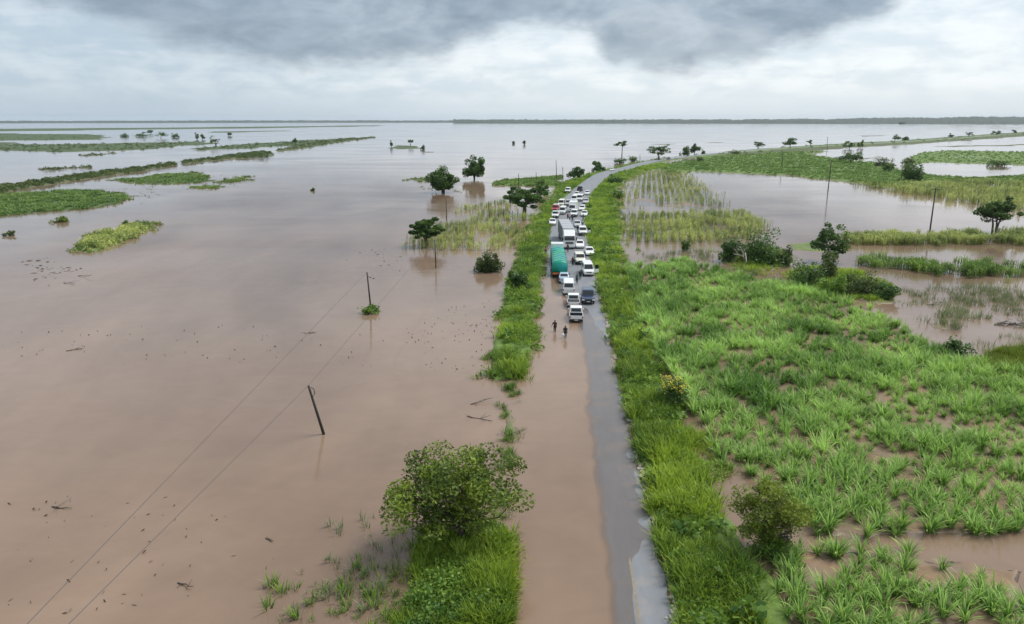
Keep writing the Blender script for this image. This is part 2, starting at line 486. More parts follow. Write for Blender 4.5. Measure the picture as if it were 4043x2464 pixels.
land('strip_r1', [(2230, 352), (2480, 347), (2620, 343), (2620, 346), (2480, 350), (2300, 355)], 0.2, 8, 12, 0.03, SCR)
land('strip_r2', [(2050, 384), (2110, 374), (2150, 373), (2120, 380), (2080, 388)], 0.1, 5, 6, 0.05, FARG)
land('strip_r3', [(1560, 347), (1700, 343), (1790, 340), (1780, 342), (1680, 346), (1580, 350)], 0.15, 12, 14, 0.02, SCR)
land('strip_r4', [(2070, 327), (2150, 325), (2150, 327), (2070, 329)], 0.2, 12, 10, 0.02, SCR)
ROW6 = [(2005, 588), (2040, 572), (2250, 568), (2480, 562), (2480, 594), (2300, 590), (2100, 592)]
land('maize_row', ROW6, -0.03, 1.2, 1.5, 0.2, OLV)
ROW7 = [(2065, 640), (2080, 621), (2160, 622), (2260, 634), (2380, 640), (2480, 645), (2480, 682), (2380, 672), (2250, 662), (2150, 650)]
land('maize_row2', ROW7, -0.05, 1.2, 1.5, 0.2, OLV)
SCRUB = [(1730, 605), (1790, 590), (1850, 592), (1905, 610), (1890, 640), (1820, 665), (1760, 650)]
land('scrub1', SCRUB, 0.12, 1.0, 1.5, 0.25, OLV)
SCRUB2 = [(1890, 655), (1960, 640), (2050, 650), (2160, 690), (2170, 715), (2120, 735), (2010, 715), (1910, 690)]
land('scrub2', SCRUB2, 0.15, 1.0, 1.5, 0.25, OLV)
land('scrub3', [(1880, 588), (1960, 580), (2000, 590), (1995, 608), (1900, 604)], 0.1, 1.0, 1.2, 0.25, GRN)
BROWN = [(2325, 880), (2400, 850), (2490, 840), (2490, 960), (2400, 925)]
land('brown_right', BROWN, 0.15, 1.0, 1.2, 0.3, OLV)
land('reed_right', [(2200, 775), (2280, 770), (2350, 785), (2330, 800), (2230, 790)], 0.02, 0.8, 1.5, 0.4, OLV)


def ground_h(x, y, with_col=False):
    """height of the natural ground and its colour"""
    x = np.asarray(x, float); y = np.asarray(y, float)
    h = np.full(x.shape, -0.7) + 0.15 * (fbm(x * 0.05, y * 0.05, 3, 3) - 0.5)
    col = np.tile(np.array(MUD), x.shape + (1,))
    for i, (nm, poly, top, w, na, ns, c) in enumerate(LAND):
        P_ = np.array(poly); pad = w * 2 + na + 2
        m = (x > P_[:, 0].min() - pad) & (x < P_[:, 0].max() + pad) & (y > P_[:, 1].min() - pad) & (y < P_[:, 1].max() + pad)
        if not m.any(): continue
        xs, ys = x[m], y[m]
        sd = poly_sd(poly, xs, ys) + na * (fbm(xs * ns, ys * ns, 31 + i, 4) - 0.5) * 2
        k = sstep(-w, w, sd)
        hh = -0.7 + (top + 0.7) * k
        rough = 0.35 if nm.startswith('cane') else 0.22
        hh = hh + rough * (fbm(xs * max(ns, .1) * 1.6, ys * max(ns, .1) * 1.6, 77 + i, 4) - 0.5) * k
        old = h[m]; up = hh > old
        h[m] = np.where(up, hh, old)
        cc = col[m]; cc[up] = c; col[m] = cc
    return (h, col) if with_col else h


def full_h(x, y, with_col=False):
    """ground with the road bed cut into it"""
    r = ground_h(x, y, with_col)
    h, col = r if with_col else (r, None)
    s, d = road_sd(x, y)
    zr = road_z(s, np.clip(d, -HALF, HALF))
    a = np.abs(d)
    far = sstep(120, 190, s - S0)
    bank = zr + 0.05 - np.maximum(a - HALF, 0) * 0.16 * (0.3 + far)
    h = np.maximum(h, np.where(a < 9, -0.7 + (bank + 0.7) * far, -9))
    k = sstep(HALF + 0.55, HALF + 0.05, a)
    h = h * (1 - k) + (zr - 0.10) * k
    if with_col:
        col = np.where(((far > 0.3) & (a < 14) & (a > HALF) & (h > 0.05))[..., None], np.array(GRN), col)
        return h, col
    return h


def water_depth(x, y):
    h = full_h(x, y)
    s, d = road_sd(x, y)
    h = np.where(np.abs(d) < HALF, road_z(s, d), h)
    return np.maximum(-h, 0)


def fan(r0, r1, ratio, a0, a1, da):
    nr = int(math.log(r1 / r0) / math.log(ratio)); rs = r0 * (r1 / r0) ** (np.arange(nr + 1) / nr)
    an = np.radians(np.linspace(a0, a1, int((a1 - a0) / da) + 1))
    Rr, A = np.meshgrid(rs, an, indexing='ij')
    X = Rr * np.sin(A); Y = Rr * np.cos(A)
    n = len(an); i, j = np.meshgrid(np.arange(len(rs) - 1), np.arange(n - 1), indexing='ij')
    v = (i * n + j).ravel()
    return X.ravel(), Y.ravel(), np.c_[v, v + 1, v + n + 1, v + n]


# ground sheet
gx, gy, gf = fan(18, 4200, 1.0115, -62, 62, 0.24)
gh, gcol = full_h(gx, gy, True)
mg = bpy.data.materials.new('flood plain soil and grass'); mg.use_nodes = True; N = NT(mg.node_tree)
at = N.n('ShaderNodeAttribute'); at.attribute_name = 'soil'
geo = N.n('ShaderNodeNewGeometry').outputs['Position']
sp = N.n('ShaderNodeSeparateXYZ'); N.put(sp.inputs[0], geo)
nz = N.noise(geo, 0.35, 6, 0.6); nz2 = N.noise(geo, 2.2, 5, 0.65)
wet = N.mr(N.math('ADD', sp.outputs[2], N.math('MULTIPLY', N.math('SUBTRACT', nz2, 0.5), 0.12)), 0.0, 0.12)
cgr = N.mix(N.mr(nz, 0.35, 0.65), N.vmath('MULTIPLY', at.outputs['Color'], (0.62, 0.66, 0.6)), N.vmath('MULTIPLY', at.outputs['Color'], (1.35, 1.25, 1.2)))
cmud = N.mix(nz2, (0.13, 0.085, 0.055, 1), (0.25, 0.17, 0.11, 1))
b = N.n('ShaderNodeBsdfPrincipled'); N.put(b.inputs['Base Color'], N.mix(wet, cmud, cgr))
N.put(b.inputs['Roughness'], N.mr(wet, 0, 1, 0.35, 0.9))
bn = N.n('ShaderNodeBump'); bn.inputs['Strength'].default_value = 0.5; bn.inputs['Distance'].default_value = 0.1
N.put(bn.inputs['Height'], nz2); N.put(b.inputs['Normal'], bn.outputs[0])
o = N.n('ShaderNodeOutputMaterial'); N.t.links.new(b.outputs[0], o.inputs[0])
ground = np_obj('ground', np.c_[gx, gy, gh], gf, mg, smooth=True)
attr_color(ground.data, 'soil', gcol.reshape(-1, 3))
tag(ground, 'low mud and grass ground rising out of the flood', 'ground', kind='structure')
# deep bed below everything, out to the horizon
bx, by, bf = fan(2, 15500, 1.25, 0, 360, 6)
bed = np_obj('ground', np.c_[bx, by, np.full(len(bx), -0.95)], bf, mg)
attr_color(bed.data, 'soil', np.tile(np.array(MUD), (len(bx), 1)))
tag(bed, 'flooded plain under the water out to the horizon', 'ground', kind='structure')

# flood water: one sheet, its cloudiness following how deep it stands
mw = bpy.data.materials.new('muddy flood water'); mw.use_nodes = True; N = NT(mw.node_tree)
at = N.n('ShaderNodeAttribute'); at.attribute_name = 'depth'
geo = N.n('ShaderNodeNewGeometry').outputs['Position']
stretch = N.vmath('MULTIPLY', geo, (1.0, 0.45, 1.0))
silt = N.noise(stretch, 0.016, 6, 0.6, 1.2)
silt2 = N.noise(stretch, 0.08, 5, 0.6, 0.5)
silt3 = N.noise(N.vmath('MULTIPLY', geo, (0.5, 1.0, 1.0)), 0.35, 6, 0.65, 1.5)
mudc = N.mix(N.mr(N.math('ADD', N.math('ADD', N.math('MULTIPLY', silt, 0.68), N.math('MULTIPLY', silt3, 0.10)), N.math('MULTIPLY', silt2, 0.22)), 0.36, 0.62), (0.150, 0.099, 0.068, 1), (0.280, 0.192, 0.134, 1))
dif = N.n('ShaderNodeBsdfDiffuse'); N.put(dif.inputs[0], mudc)
tr = N.n('ShaderNodeBsdfTransparent'); tr.inputs[0].default_value = (0.96, 0.955, 0.95, 1)
op = N.mr(at.outputs['Fac'], 0.038, 0.078, 0.20, 1.0, 'SMOOTHSTEP')
body = N.n('ShaderNodeMixShader'); N.put(body.inputs[0], op)
N.t.links.new(tr.outputs[0], body.inputs[1]); N.t.links.new(dif.outputs[0], body.inputs[2])
rip = N.noise(N.vmath('MULTIPLY', geo, (1.0, 0.7, 1.0)), 2.4, 3, 0.6)
rip2 = N.noise(geo, 0.25, 3, 0.55)
wind = N.mr(N.noise(N.vmath('MULTIPLY', geo, (0.35, 1.0, 1.0)), 0.03, 4, 0.6, 0.6), 0.40, 0.62, 0.25, 1.0)
bn = N.n('ShaderNodeBump'); bn.inputs['Strength'].default_value = 0.22; bn.inputs['Distance'].default_value = 0.06
N.put(bn.inputs['Height'], N.math('MULTIPLY', wind, N.math('ADD', rip, N.math('MULTIPLY', rip2, 2.0))))
gl = N.n('ShaderNodeBsdfGlossy'); gl.inputs['Color'].default_value = (0.96, 0.96, 0.98, 1)
N.put(gl.inputs['Roughness'], N.math('MULTIPLY', wind, 0.16))
N.put(gl.inputs['Normal'], bn.outputs[0])
fr = N.n('ShaderNodeFresnel'); fr.inputs['IOR'].default_value = 1.34; N.put(fr.inputs['Normal'], bn.outputs[0])
mx = N.n('ShaderNodeMixShader'); N.put(mx.inputs[0], fr.outputs[0])
N.t.links.new(body.outputs[0], mx.inputs[1]); N.t.links.new(gl.outputs[0], mx.inputs[2])
o = N.n('ShaderNodeOutputMaterial'); N.t.links.new(mx.outputs[0], o.inputs[0])
wx, wy, wf = fan(6, 4200, 1.022, -62, 62, 0.4)
wd = water_depth(wx, wy)
r1x, r1y, r1f = fan(4200, 15500, 1.15, -62, 62, 2.0)
r2x, r2y, r2f = fan(6, 15500, 1.15, 62, 298, 4.0)
nA, nB = len(wx), len(r1x)
WV = np.c_[np.r_[wx, r1x, r2x], np.r_[wy, r1y, r2y], np.zeros(nA + nB + len(r2x))]
WF = np.r_[wf, r1f + nA, r2f + nA + nB]
water = np_obj('flood_water', WV, WF, mw)
a_ = water.data.attributes.new('depth', 'FLOAT', 'POINT')
a_.data.foreach_set('value', np.r_[wd, np.full(nB + len(r2x), 0.7)].astype(np.float32))
tag(water, 'brown muddy flood water spread over the whole plain', 'water', kind='structure')

# road
mr_ = bpy.data.materials.new('wet asphalt'); mr_.use_nodes = True; N = NT(mr_.node_tree)
geo = N.n('ShaderNodeNewGeometry').outputs['Position']
sp = N.n('ShaderNodeSeparateXYZ'); N.put(sp.inputs[0], geo)
an = N.noise(geo, 18, 6, 0.7); an2 = N.noise(N.vmath('MULTIPLY', geo, (1, 0.12, 1)), 0.9, 5, 0.6)
ca = N.mix(N.math('MULTIPLY', an, an2), (0.12, 0.127, 0.14, 1), (0.37, 0.38, 0.405, 1))
film = N.math('MULTIPLY', N.mr(N.noise(geo, 0.35, 5, 0.6), 0.5, 0.62), N.mr(sp.outputs[2], 0.10, 0.0))
ca = N.mix(N.math('MULTIPLY', film, 0.4), ca, (0.33, 0.26, 0.21, 1))
b = N.n('ShaderNodeBsdfPrincipled'); N.put(b.inputs['Base Color'], ca)
N.put(b.inputs['Roughness'], N.mr(sp.outputs[2], -0.02, 0.04, 0.34, 0.62))
bn = N.n('ShaderNodeBump'); bn.inputs['Strength'].default_value = 0.25; bn.inputs['Distance'].default_value = 0.02
N.put(bn.inputs['Height'], an); N.put(b.inputs['Normal'], bn.outputs[0])
o = N.n('ShaderNodeOutputMaterial'); N.t.links.new(b.outputs[0], o.inputs[0])


def ribbon(s0, s1, ds, d0, d1, nd, lift, wob=0.0, seed=0):
    ss = np.arange(s0, s1, ds); u = np.linspace(0, 1, nd)
    i = np.clip(np.searchsorted(SCUM, ss, 'right') - 1, 0, len(SEG) - 1); t = (ss - SCUM[i]) / SLEN[i]
    c = PATH[i] + SEG[i] * t[:, None]
    dirs = np.gradient(c, axis=0); dirs /= np.hypot(dirs[:, 0], dirs[:, 1])[:, None]
    nrm = np.c_[dirs[:, 1], -dirs[:, 0]]
    e0 = d0 - wob * (fbm(ss * 0.5, ss * 0 + 3, seed, 4) - 0.3); e1 = d1 + wob * (fbm(ss * 0.55, ss * 0 + 9, seed + 5, 4) - 0.45)
    D = e0[:, None] * (1 - u) + e1[:, None] * u
    X = c[:, 0, None] + nrm[:, 0, None] * D; Y = c[:, 1, None] + nrm[:, 1, None] * D
    Z = road_z(np.repeat(ss[:, None], nd, 1), D) + lift
    a, b2 = np.meshgrid(np.arange(len(ss) - 1), np.arange(nd - 1), indexing='ij'); v = (a * nd + b2).ravel()
    return np.c_[X.ravel(), Y.ravel(), Z.ravel()], np.c_[v, v + 1, v + nd + 1, v + nd]


rv1, rf1 = ribbon(S0 - 30, S0 + 210, 0.35, -HALF, HALF, 29, 0.0, 0.45, 4)
rv2, rf2 = ribbon(S0 + 209.6, SCUM[-1] - 2, 3.0, -HALF + 0.3, HALF - 0.3, 7, -0.004)
road = np_obj('road', np.r_[rv1, rv2], np.r_[rf1, rf2 + len(rv1)], mr_, smooth=True)
tag(road, 'grey asphalt road half under water, bending right far off', 'road', kind='structure')
M_PAINT = mat_pbr('worn yellow paint', (0.23, 0.19, 0.13), 0.6, var=0.5, scale=2.5)
mv, mf = ribbon(S0 + 22, S0 + 40.5, 0.5, 2.28, 2.42, 2, 0.006)
tag(np_obj('road_marking', mv, mf, M_PAINT), 'worn yellowish edge line along the right of the road', 'road marking', kind='structure')

# low wooded country along the horizon
def hill(name, az0, az1, r0, r1, top, seed, lab, rough=1.0):
    na_, nr_ = int((az1 - az0) / 0.06), 9
    A, T = np.meshgrid(np.radians(np.linspace(az0, az1, na_)), np.linspace(0, 1, nr_), indexing='ij')
    Rr = r0 + (r1 - r0) * T + 260 * (fbm(np.degrees(A) * 0.35, T * 0, seed, 4) - 0.5) * (1 - T)
    prof = T ** 0.8 * (1 - T ** 8)
    tp = top(np.degrees(A))
    Z = tp * prof * (0.72 + 0.56 * fbm(np.degrees(A) * 0.7, T * 2, seed + 3, 5)) + rough * (fbm(np.degrees(A) * 9, T * 14, seed + 8, 3) - 0.35) * np.minimum(1, T * 8) * 22 - 0.6
    Z = np.where(T >= 0.999, -2, Z)
    X = Rr * np.sin(A); Y = Rr * np.cos(A)
    i, j = np.meshgrid(np.arange(na_ - 1), np.arange(nr_ - 1), indexing='ij'); v = (i * nr_ + j).ravel()
    o = np_obj(name, np.c_[X.ravel(), Y.ravel(), Z.ravel()], np.c_[v, v + nr_, v + nr_ + 1, v + 1], M_HILL)
    return tag(o, lab, 'hills', kind='structure')


M_HILL = mat_pbr('distant bush', (0.04, 0.055, 0.035), 0.95, var=0.7, scale=0.01)
hill('hills', -8, 62, 5600, 7600, lambda a: 37 + 8 * sstep(2, 34, a) + 24 * sstep(12, 36, a), 2, 'low dark wooded shore across the flood', 1.0)
hill('hills', -62, -4, 7600, 10500, lambda a: 20 + 7 * sstep(-40, -8, a), 6, 'faint hazy land along the far horizon', 0.8)

# air: pale haze that thins the far shore
hb = MB(); hb.box((-16500, -16500, -2.2), (16500, 16500, 96))
mh = bpy.data.materials.new('hazy air'); mh.use_nodes = True; N = NT(mh.node_tree)
pv = N.n('ShaderNodeVolumePrincipled'); pv.inputs['Color'].default_value = (0.80, 0.90, 1.0, 1); pv.inputs['Density'].default_value = 3.8e-5
pv.inputs['Anisotropy'].default_value = 0.1
o = N.n('ShaderNodeOutputMaterial'); N.t.links.new(pv.outputs[0], o.inputs['Volume'])
tag(hb.build('haze', mh), 'pale damp haze over the flooded plain', 'haze', kind='stuff')

# ------------------------------------------------------------------ plants
def strip(p, w, side):
    """quads along points p (k,3) with half widths w along the sideways vector"""
    k = len(p)
    V = np.empty((2 * k, 3)); V[0::2] = p - side * w[:, None]; V[1::2] = p + side * w[:, None]
    F = np.array([(2 * i, 2 * i + 1, 2 * i + 3, 2 * i + 2) for i in range(k - 1)])
    return V, F


def join(parts):
    V = []; F = []; T = []; o = 0
    for v, f, t in parts:
        V.append(v); F.append(f + o); T.append(np.full(len(v), t) if np.isscalar(t) else t); o += len(v)
    return np.concatenate(V), np.concatenate(F), np.concatenate(T)


def blade(az_, L, lean, droop, width, seg, base):
    """arching leaf: starts 'lean' rad off the vertical and bends over by 'droop' rad"""
    t = np.linspace(0, 1, seg + 1); ang = lean + droop * t
    dr = np.sin(ang) * L / seg; dz = np.cos(ang) * L / seg
    r = np.r_[0, np.cumsum(dr[:-1])]; z = np.r_[0, np.cumsum(dz[:-1])]
    h = np.array((math.cos(az_), math.sin(az_), 0)); s = np.array((-math.sin(az_), math.cos(az_), 0))
    p = np.asarray(base) + r[:, None] * h + z[:, None] * np.array((0, 0, 1))
    w = width * np.array([0.6, 1.0, 0.8, 0.5, 0.25][:seg + 1]) if seg >= 3 else width * np.array([0.8, 0.9, 0.2][:seg + 1])
    w[-1] = width * 0.08
    return strip(p, w, s)


def tuft(n, L0, L1, lean1, droop1, width, seg, rad, r):
    parts = []
    for i in range(n):
        a = r.uniform(0, 2 * PI); q = r.uniform(0, rad)
        v, f = blade(a + r.normal(0, 0.5), r.uniform(L0, L1), r.uniform(0.05, lean1), r.uniform(0.3, droop1), width * r.uniform(0.7, 1.3), seg, (q * math.cos(a), q * math.sin(a), -0.03))
        parts.append((v, f, np.clip(r.uniform(0, 0.8) + np.repeat(np.linspace(-0.25, 0.3, len(v) // 2), 2), 0, 1)))  # blade foot darkened and tip lightened: shading put into the tint
    return join(parts)


def maize(r, n=2, h=2.0):
    parts = []
    for k in range(n):
        x, y = r.uniform(-0.35, 0.35), r.uniform(-0.6, 0.6); H = h * r.uniform(0.8, 1.15); t0 = r.uniform(0.1, 0.9)
        st = np.array([(x, y, -0.3), (x + r.normal(0, .04), y + r.normal(0, .04), H * 0.6), (x + r.normal(0, .1), y + r.normal(0, .1), H)])
        for sd in ((1, 0, 0), (0, 1, 0)):
            v, f = strip(st, np.array((0.03, 0.025, 0.012)), np.array(sd, float)); parts.append((v, f, min(1, t0 + .2)))
        for j in range(7):
            z = H * (0.22 + 0.1 * j); a = (j % 2) * PI + r.normal(0, 0.5) + k
            v, f = blade(a, r.uniform(0.6, 0.95), r.uniform(0.5, 0.8), r.uniform(0.9, 1.7), 0.055, 3, (x, y, z)); parts.append((v, f, np.clip(t0 + r.normal(0, .15), 0, 1)))
        for j in range(3):
            v, f = blade(r.uniform(0, 6.3), 0.35, 0.15, 0.5, 0.02, 2, (st[2, 0], st[2, 1], H - 0.05)); parts.append((v, f, 1.0))
    return join(parts)


def leaves(P_, size, r, up=0.4):
    """folded leaf quads at points P_"""
    n = len(P_)
    d = r.normal(0, 1, (n, 3)); d[:, 2] = d[:, 2] * 0.6; d /= np.linalg.norm(d, axis=1)[:, None]
    nn = r.normal(0, 1, (n, 3)); nn[:, 2] = np.abs(nn[:, 2]) + up
    s = np.cross(d, nn); s /= np.linalg.norm(s, axis=1)[:, None] + 1e-9
    L = size * r.uniform(0.6, 1.35, n)[:, None]
    a = P_ - d * L * 0.5; c = P_ + d * L * 0.5
    b1 = P_ + s * L * 0.30; b2 = P_ - s * L * 0.30 - np.cross(s, d) * L * 0.08
    V = np.stack([a, b1, c, b2], 1).reshape(-1, 3); F = np.arange(4 * n).reshape(-1, 4)
    return V, F


def scatter(name, templates, pos, rot, scl, mat, tint_j=None, seed=0, parent=None):
    """one mesh holding a plant template at every position"""
    r = np.random.default_rng(seed)
    Vs = []; Fs = []; Ts = []; off = 0
    which = r.integers(0, len(templates), len(pos))
    tj = r.normal(0, 0.12, len(pos)) if tint_j is None else tint_j
    for k, (V, F, T) in enumerate(templates):
        m = np.where(which == k)[0]
        if len(m) == 0: continue
        c, s_ = np.cos(rot[m]), np.sin(rot[m])
        X = V[None, :, 0] * c[:, None] - V[None, :, 1] * s_[:, None]
        Y = V[None, :, 0] * s_[:, None] + V[None, :, 1] * c[:, None]
        Z = np.repeat(V[None, :, 2], len(m), 0)
        Q = np.stack([X, Y, Z], -1) * scl[m][:, None, None] + pos[m][:, None, :]
        Vs.append(Q.reshape(-1, 3))
        Fs.append((F[None] + (np.arange(len(m)) * len(V))[:, None, None]).reshape(-1, 4) + off)
        Ts.append(np.clip(T[None] * 0.75 + 0.12 + tj[m][:, None], 0, 1).ravel())
        off += len(m) * len(V)
    return np_obj(name, np.concatenate(Vs), np.concatenate(Fs), mat, parent, np.concatenate(Ts))


def sample(poly_px, n, r, keep=None, zmin=-0.25, hmax=None, grow=0.35):
    poly = gp(poly_px) if max(abs(p[1]) for p in poly_px) > 0 else poly_px
    P_ = np.array(poly); out = []
    tot = 0
    for _ in range(40):
        x = r.uniform(P_[:, 0].min(), P_[:, 0].max(), 4 * n); y = r.uniform(P_[:, 1].min(), P_[:, 1].max(), 4 * n)
        sd = poly_sd(poly, x, y); sc = max(1.0, np.median(np.hypot(x, y)) / 70.0)
        sd = sd + sc * 2.2 * (fbm(x * .9 / sc, y * .9 / sc, 88, 3) - .5)
        m = (sd > -grow * sc) & (r.uniform(0, 1, len(x)) < np.clip((sd / sc + .5) / 1.6, 0.0, 1))
        x, y = x[m], y[m]
        if keep is not None:
            m = keep(x, y, r); x, y = x[m], y[m]
        out.append(np.c_[x, y]); tot += len(x)
        if tot >= n: break
    q = np.concatenate(out)[:n]
    s, d = road_sd(q[:, 0], q[:, 1])
    q = q[np.abs(d) > HALF - 0.05 + 0.35 * r.uniform(0, 1, len(d))]
    z = np.maximum(full_h(q[:, 0], q[:, 1]), zmin)
    return np.c_[q, z]


def stuff(name, label, cat, tm, pos, s0, s1, mat, seed):
    r = np.random.default_rng(seed)
    tj = (fbm(pos[:, 0] * 0.16, pos[:, 1] * 0.16, seed, 4) - 0.5) * 1.5 + r.normal(0, 0.13, len(pos))
    sc = s0 + (s1 - s0) * np.clip(0.5 + 2.2 * (fbm(pos[:, 0] * 0.35, pos[:, 1] * 0.35, seed + 9, 3) - 0.5) + r.normal(0, 0.22, len(pos)), 0, 1.15)
    o = scatter(name, tm, pos, r.uniform(0, 6.28, len(pos)), sc, mat, tj, seed)
    return tag(o, label, cat, kind='stuff')


r1 = np.random.default_rng(5)
T_CANE = [tuft(46, 0.8, 1.9, 0.68, 1.55, 0.042, 3, 0.26, r1) for _ in range(6)]
T_GRASS = [tuft(24, 0.3, 0.85, 0.8, 1.5, 0.024, 2, 0.32, r1) for _ in range(6)]
T_FARG = [tuft(16, 0.5, 1.0, 0.8, 1.2, 0.10, 2, 0.8, r1) for _ in range(4)]
T_REED = [tuft(7, 0.6, 1.5, 0.35, 0.7, 0.022, 3, 0.30, r1) for _ in range(5)]
T_MAIZE = [maize(r1) for _ in range(6)]
T_ROW = [maize(r1, 3, 1.7) for _ in range(4)]


def weed(r, n=70, R=0.45, H=0.55, size=0.11):
    d = r.normal(0, 1, (n, 3)); d /= np.linalg.norm(d, axis=1)[:, None]; d[:, 2] = np.abs(d[:, 2])
    P_ = d * np.array((R, R, H)) * r.uniform(0.5, 1.0, n)[:, None]
    V, F = leaves(P_, size, r); return V, F, np.repeat(r.uniform(0, 1, n), 4)


T_WEED = [weed(r1, 80, 0.45, 0.5, 0.10) for _ in range(5)]
T_PAD = [weed(r1, 50, 0.45, 0.5, 0.2) for _ in range(4)]
T_SCRUB = [weed(r1, 70, 1.3, 1.5, 0.45) for _ in range(4)]
T_FSCRUB = [weed(r1, 40, 2.2, 1.6, 0.9) for _ in range(4)]

# sugar cane: the nearest clumps each on their own, the rest as one stand
def cane_keep(x, y, r):
    return (fbm(x * 0.55, y * 0.55, 40, 3) > 0.335) & (full_h(x, y) > -0.12)


def cane_rows(poly, sp, keep, r):
    P_ = np.array(gp(poly))
    xs = np.arange(P_[:, 0].min(), P_[:, 0].max(), sp * 1.12); ys = np.arange(P_[:, 1].min(), P_[:, 1].max(), sp * 0.9)
    X, Y = np.meshgrid(xs, ys); x = X.ravel() + r.normal(0, sp * 0.24, X.size); y = Y.ravel() + r.normal(0, sp * 0.3, X.size)
    m = poly_sd(gp(poly), x, y) > -0.3; x, y = x[m], y[m]
    m = keep(x, y, r); x, y = x[m], y[m]
    return np.c_[x, y, np.maximum(full_h(x, y), -0.08)]


rc = np.random.default_rng(21)
p_a = cane_rows(CANE_POLY, 0.90, cane_keep, rc)
p_b = cane_rows(CANE_LOW, 0.86, lambda x, y, r: (fbm(x * 0.45, y * 0.45, 43, 3) > 0.36 + 0.16 * sstep(21, 29, x)) & (full_h(x, y) > -0.16), rc)
pc = np.r_[p_a, p_b]


def in_frame(p, m=60):
    q = (p - ORIGIN) @ R_np
    u = CX - q[:, 0] / q[:, 2] * FPX; v = CY + q[:, 1] / q[:, 2] * FPX
    return (u > -m) & (u < 2464 + m) & (v > -m) & (v < 1502 + m)


dist = np.hypot(pc[:, 0], pc[:, 1]) + np.where(in_frame(pc), 0, 1000)
order = np.argsort(dist); near_i, rest_i = order[:300], order[300:]
cane_me = [np_mesh('sugar_cane', V, F, M_CANE, T) for V, F, T in T_CANE]
for k, i in enumerate(near_i):
    ob = bpy.data.objects.new('sugar_cane', cane_me[k % 6]); C.objects.link(ob)
    s_ = rc.uniform(0.45, 1.0)
    ob.location = pc[i]; ob.rotation_euler = (rc.normal(0, .06), rc.normal(0, .06), rc.uniform(0, 6.28)); ob.scale = (s_, s_, s_ * rc.uniform(0.85, 1.15))
    tag(ob, 'bright green sugar cane clump with arching leaves at the near side of the cane field', 'sugar cane', 'sugar cane clumps at the near side of the field')
stuff('sugar_cane_stand', 'dense bright green sugar cane filling the field beside the road', 'sugar cane', T_CANE, pc[rest_i], 0.45, 1.05, M_CANE, 3)

# verges
rv = np.random.default_rng(8)
def near_keep(dmax): return lambda x, y, r: r.uniform(0, 1, len(x)) < np.clip(dmax / np.hypot(x, y), 0, 1) ** 1.4


pv_ = np.r_[sample(VERGE_R, 6500, rv, near_keep(55)), ]
stuff('verge_grass', 'rank yellow green grass on the right hand road verge', 'grass', T_GRASS, pv_, 0.45, 1.6, M_GRASS, 12)
stuff('verge_weeds', 'low leafy weeds among the grass of the right hand verge', 'weeds', T_WEED, sample(VERGE_R, 2200, rv, near_keep(70)), 0.5, 1.7, M_WEED, 13)
pl_ = np.r_[sample(VERGE_L1, 1500, rv, grow=1.2), sample([(900, 1530), (925, 1400), (960, 1290), (1050, 1260), (1060, 1530)], 110, rv, None, -0.2), sample(VERGE_L2, 3400, rv, near_keep(90))]
stuff('verge_scrub', 'darker knee high scrub dotted along both road verges', 'scrub', T_PAD,
      np.r_[sample(VERGE_R, 330, rv, near_keep(110)), sample(VERGE_L2, 200, rv, near_keep(120))], 1.0, 2.6, M_WEED, 17)
stuff('verge_grass', 'tall yellow green grass on the left hand road verge', 'grass', T_GRASS, pl_, 0.5, 1.6, M_GRASS, 14)
pw_ = np.r_[sample(VERGE_L1, 320, rv), sample(VERGE_L2, 1500, rv, near_keep(90))]
stuff('verge_weeds', 'dark leafy weeds among the grass of the left hand verge', 'weeds', T_WEED, pw_, 0.7, 2.0, M_WEED, 15)
# drowned fringe between the near and the far piece of the left verge
FR = [(1190, 1240), (1200, 1000), (1200, 935), (1245, 920), (1262, 1000), (1245, 1120), (1235, 1250)]
stuff('drowned_grass', 'sparse grass tips standing out of the water along the left road edge', 'grass', T_GRASS,
      sample(FR, 170, rv, lambda x, y, r: fbm(x * .8, y * .35, 61, 3) > 0.5, -0.2), 0.6, 1.1, M_WEED, 16)
# ------------- maize and reeds standing in the flood
def patchy(seed, sc, th, row=0): return lambda x, y, r: (fbm(x * sc, y * sc, seed, 3) > th) & ((row == 0) | (np.sin(6.283 * (x - 0.12 * y) / (row + 1e-6)) > -0.15))


rm = np.random.default_rng(31)
stuff('maize_stand', 'drowned maize in the water left of the road, behind the round bush', 'maize', T_MAIZE,
      sample([(975, 598), (985, 570), (1060, 545), (1130, 532), (1260, 524), (1300, 515), (1282, 598), (1100, 603)], 800, rm, patchy(3, .12, .36, 2.2)), 0.65, 0.95, M_MAIZE, 21)
stuff('maize_stand', 'thin drowned maize in open water below the big roadside tree', 'maize', T_MAIZE,
      sample([(1090, 520), (1115, 494), (1180, 482), (1240, 482), (1270, 520), (1180, 525)], 200, rm, patchy(4, .12, .42, 2.6), -0.6), 0.7, 1.1, M_MAIZE, 22)
stuff('maize_stand', 'thin yellowish maize in standing water at the road bend', 'maize', T_MAIZE,
      sample([(1490, 480), (1530, 420), (1640, 412), (1680, 438), (1745, 482), (1765, 502), (1600, 507), (1500, 496)], 1350, rm, patchy(5, .07, .38, 2.2)), 0.6, 0.9, M_MAIZE, 23)
stuff('maize_stand', 'dense yellow green maize block beyond the cane field', 'maize', T_MAIZE,
      sample([(1510, 520), (1700, 513), (1795, 512), (1855, 545), (1800, 584), (1520, 590), (1495, 560)], 1750, rm, patchy(6, .1, .33, 2.0)), 0.65, 0.95, M_MAIZE, 24)
stuff('maize_stand', 'olive maize along the far side of the flooded field', 'maize', T_MAIZE, sample(OLIVE, 1900, rm, patchy(7, .06, .34)), 0.9, 1.3, M_MAIZE, 25)
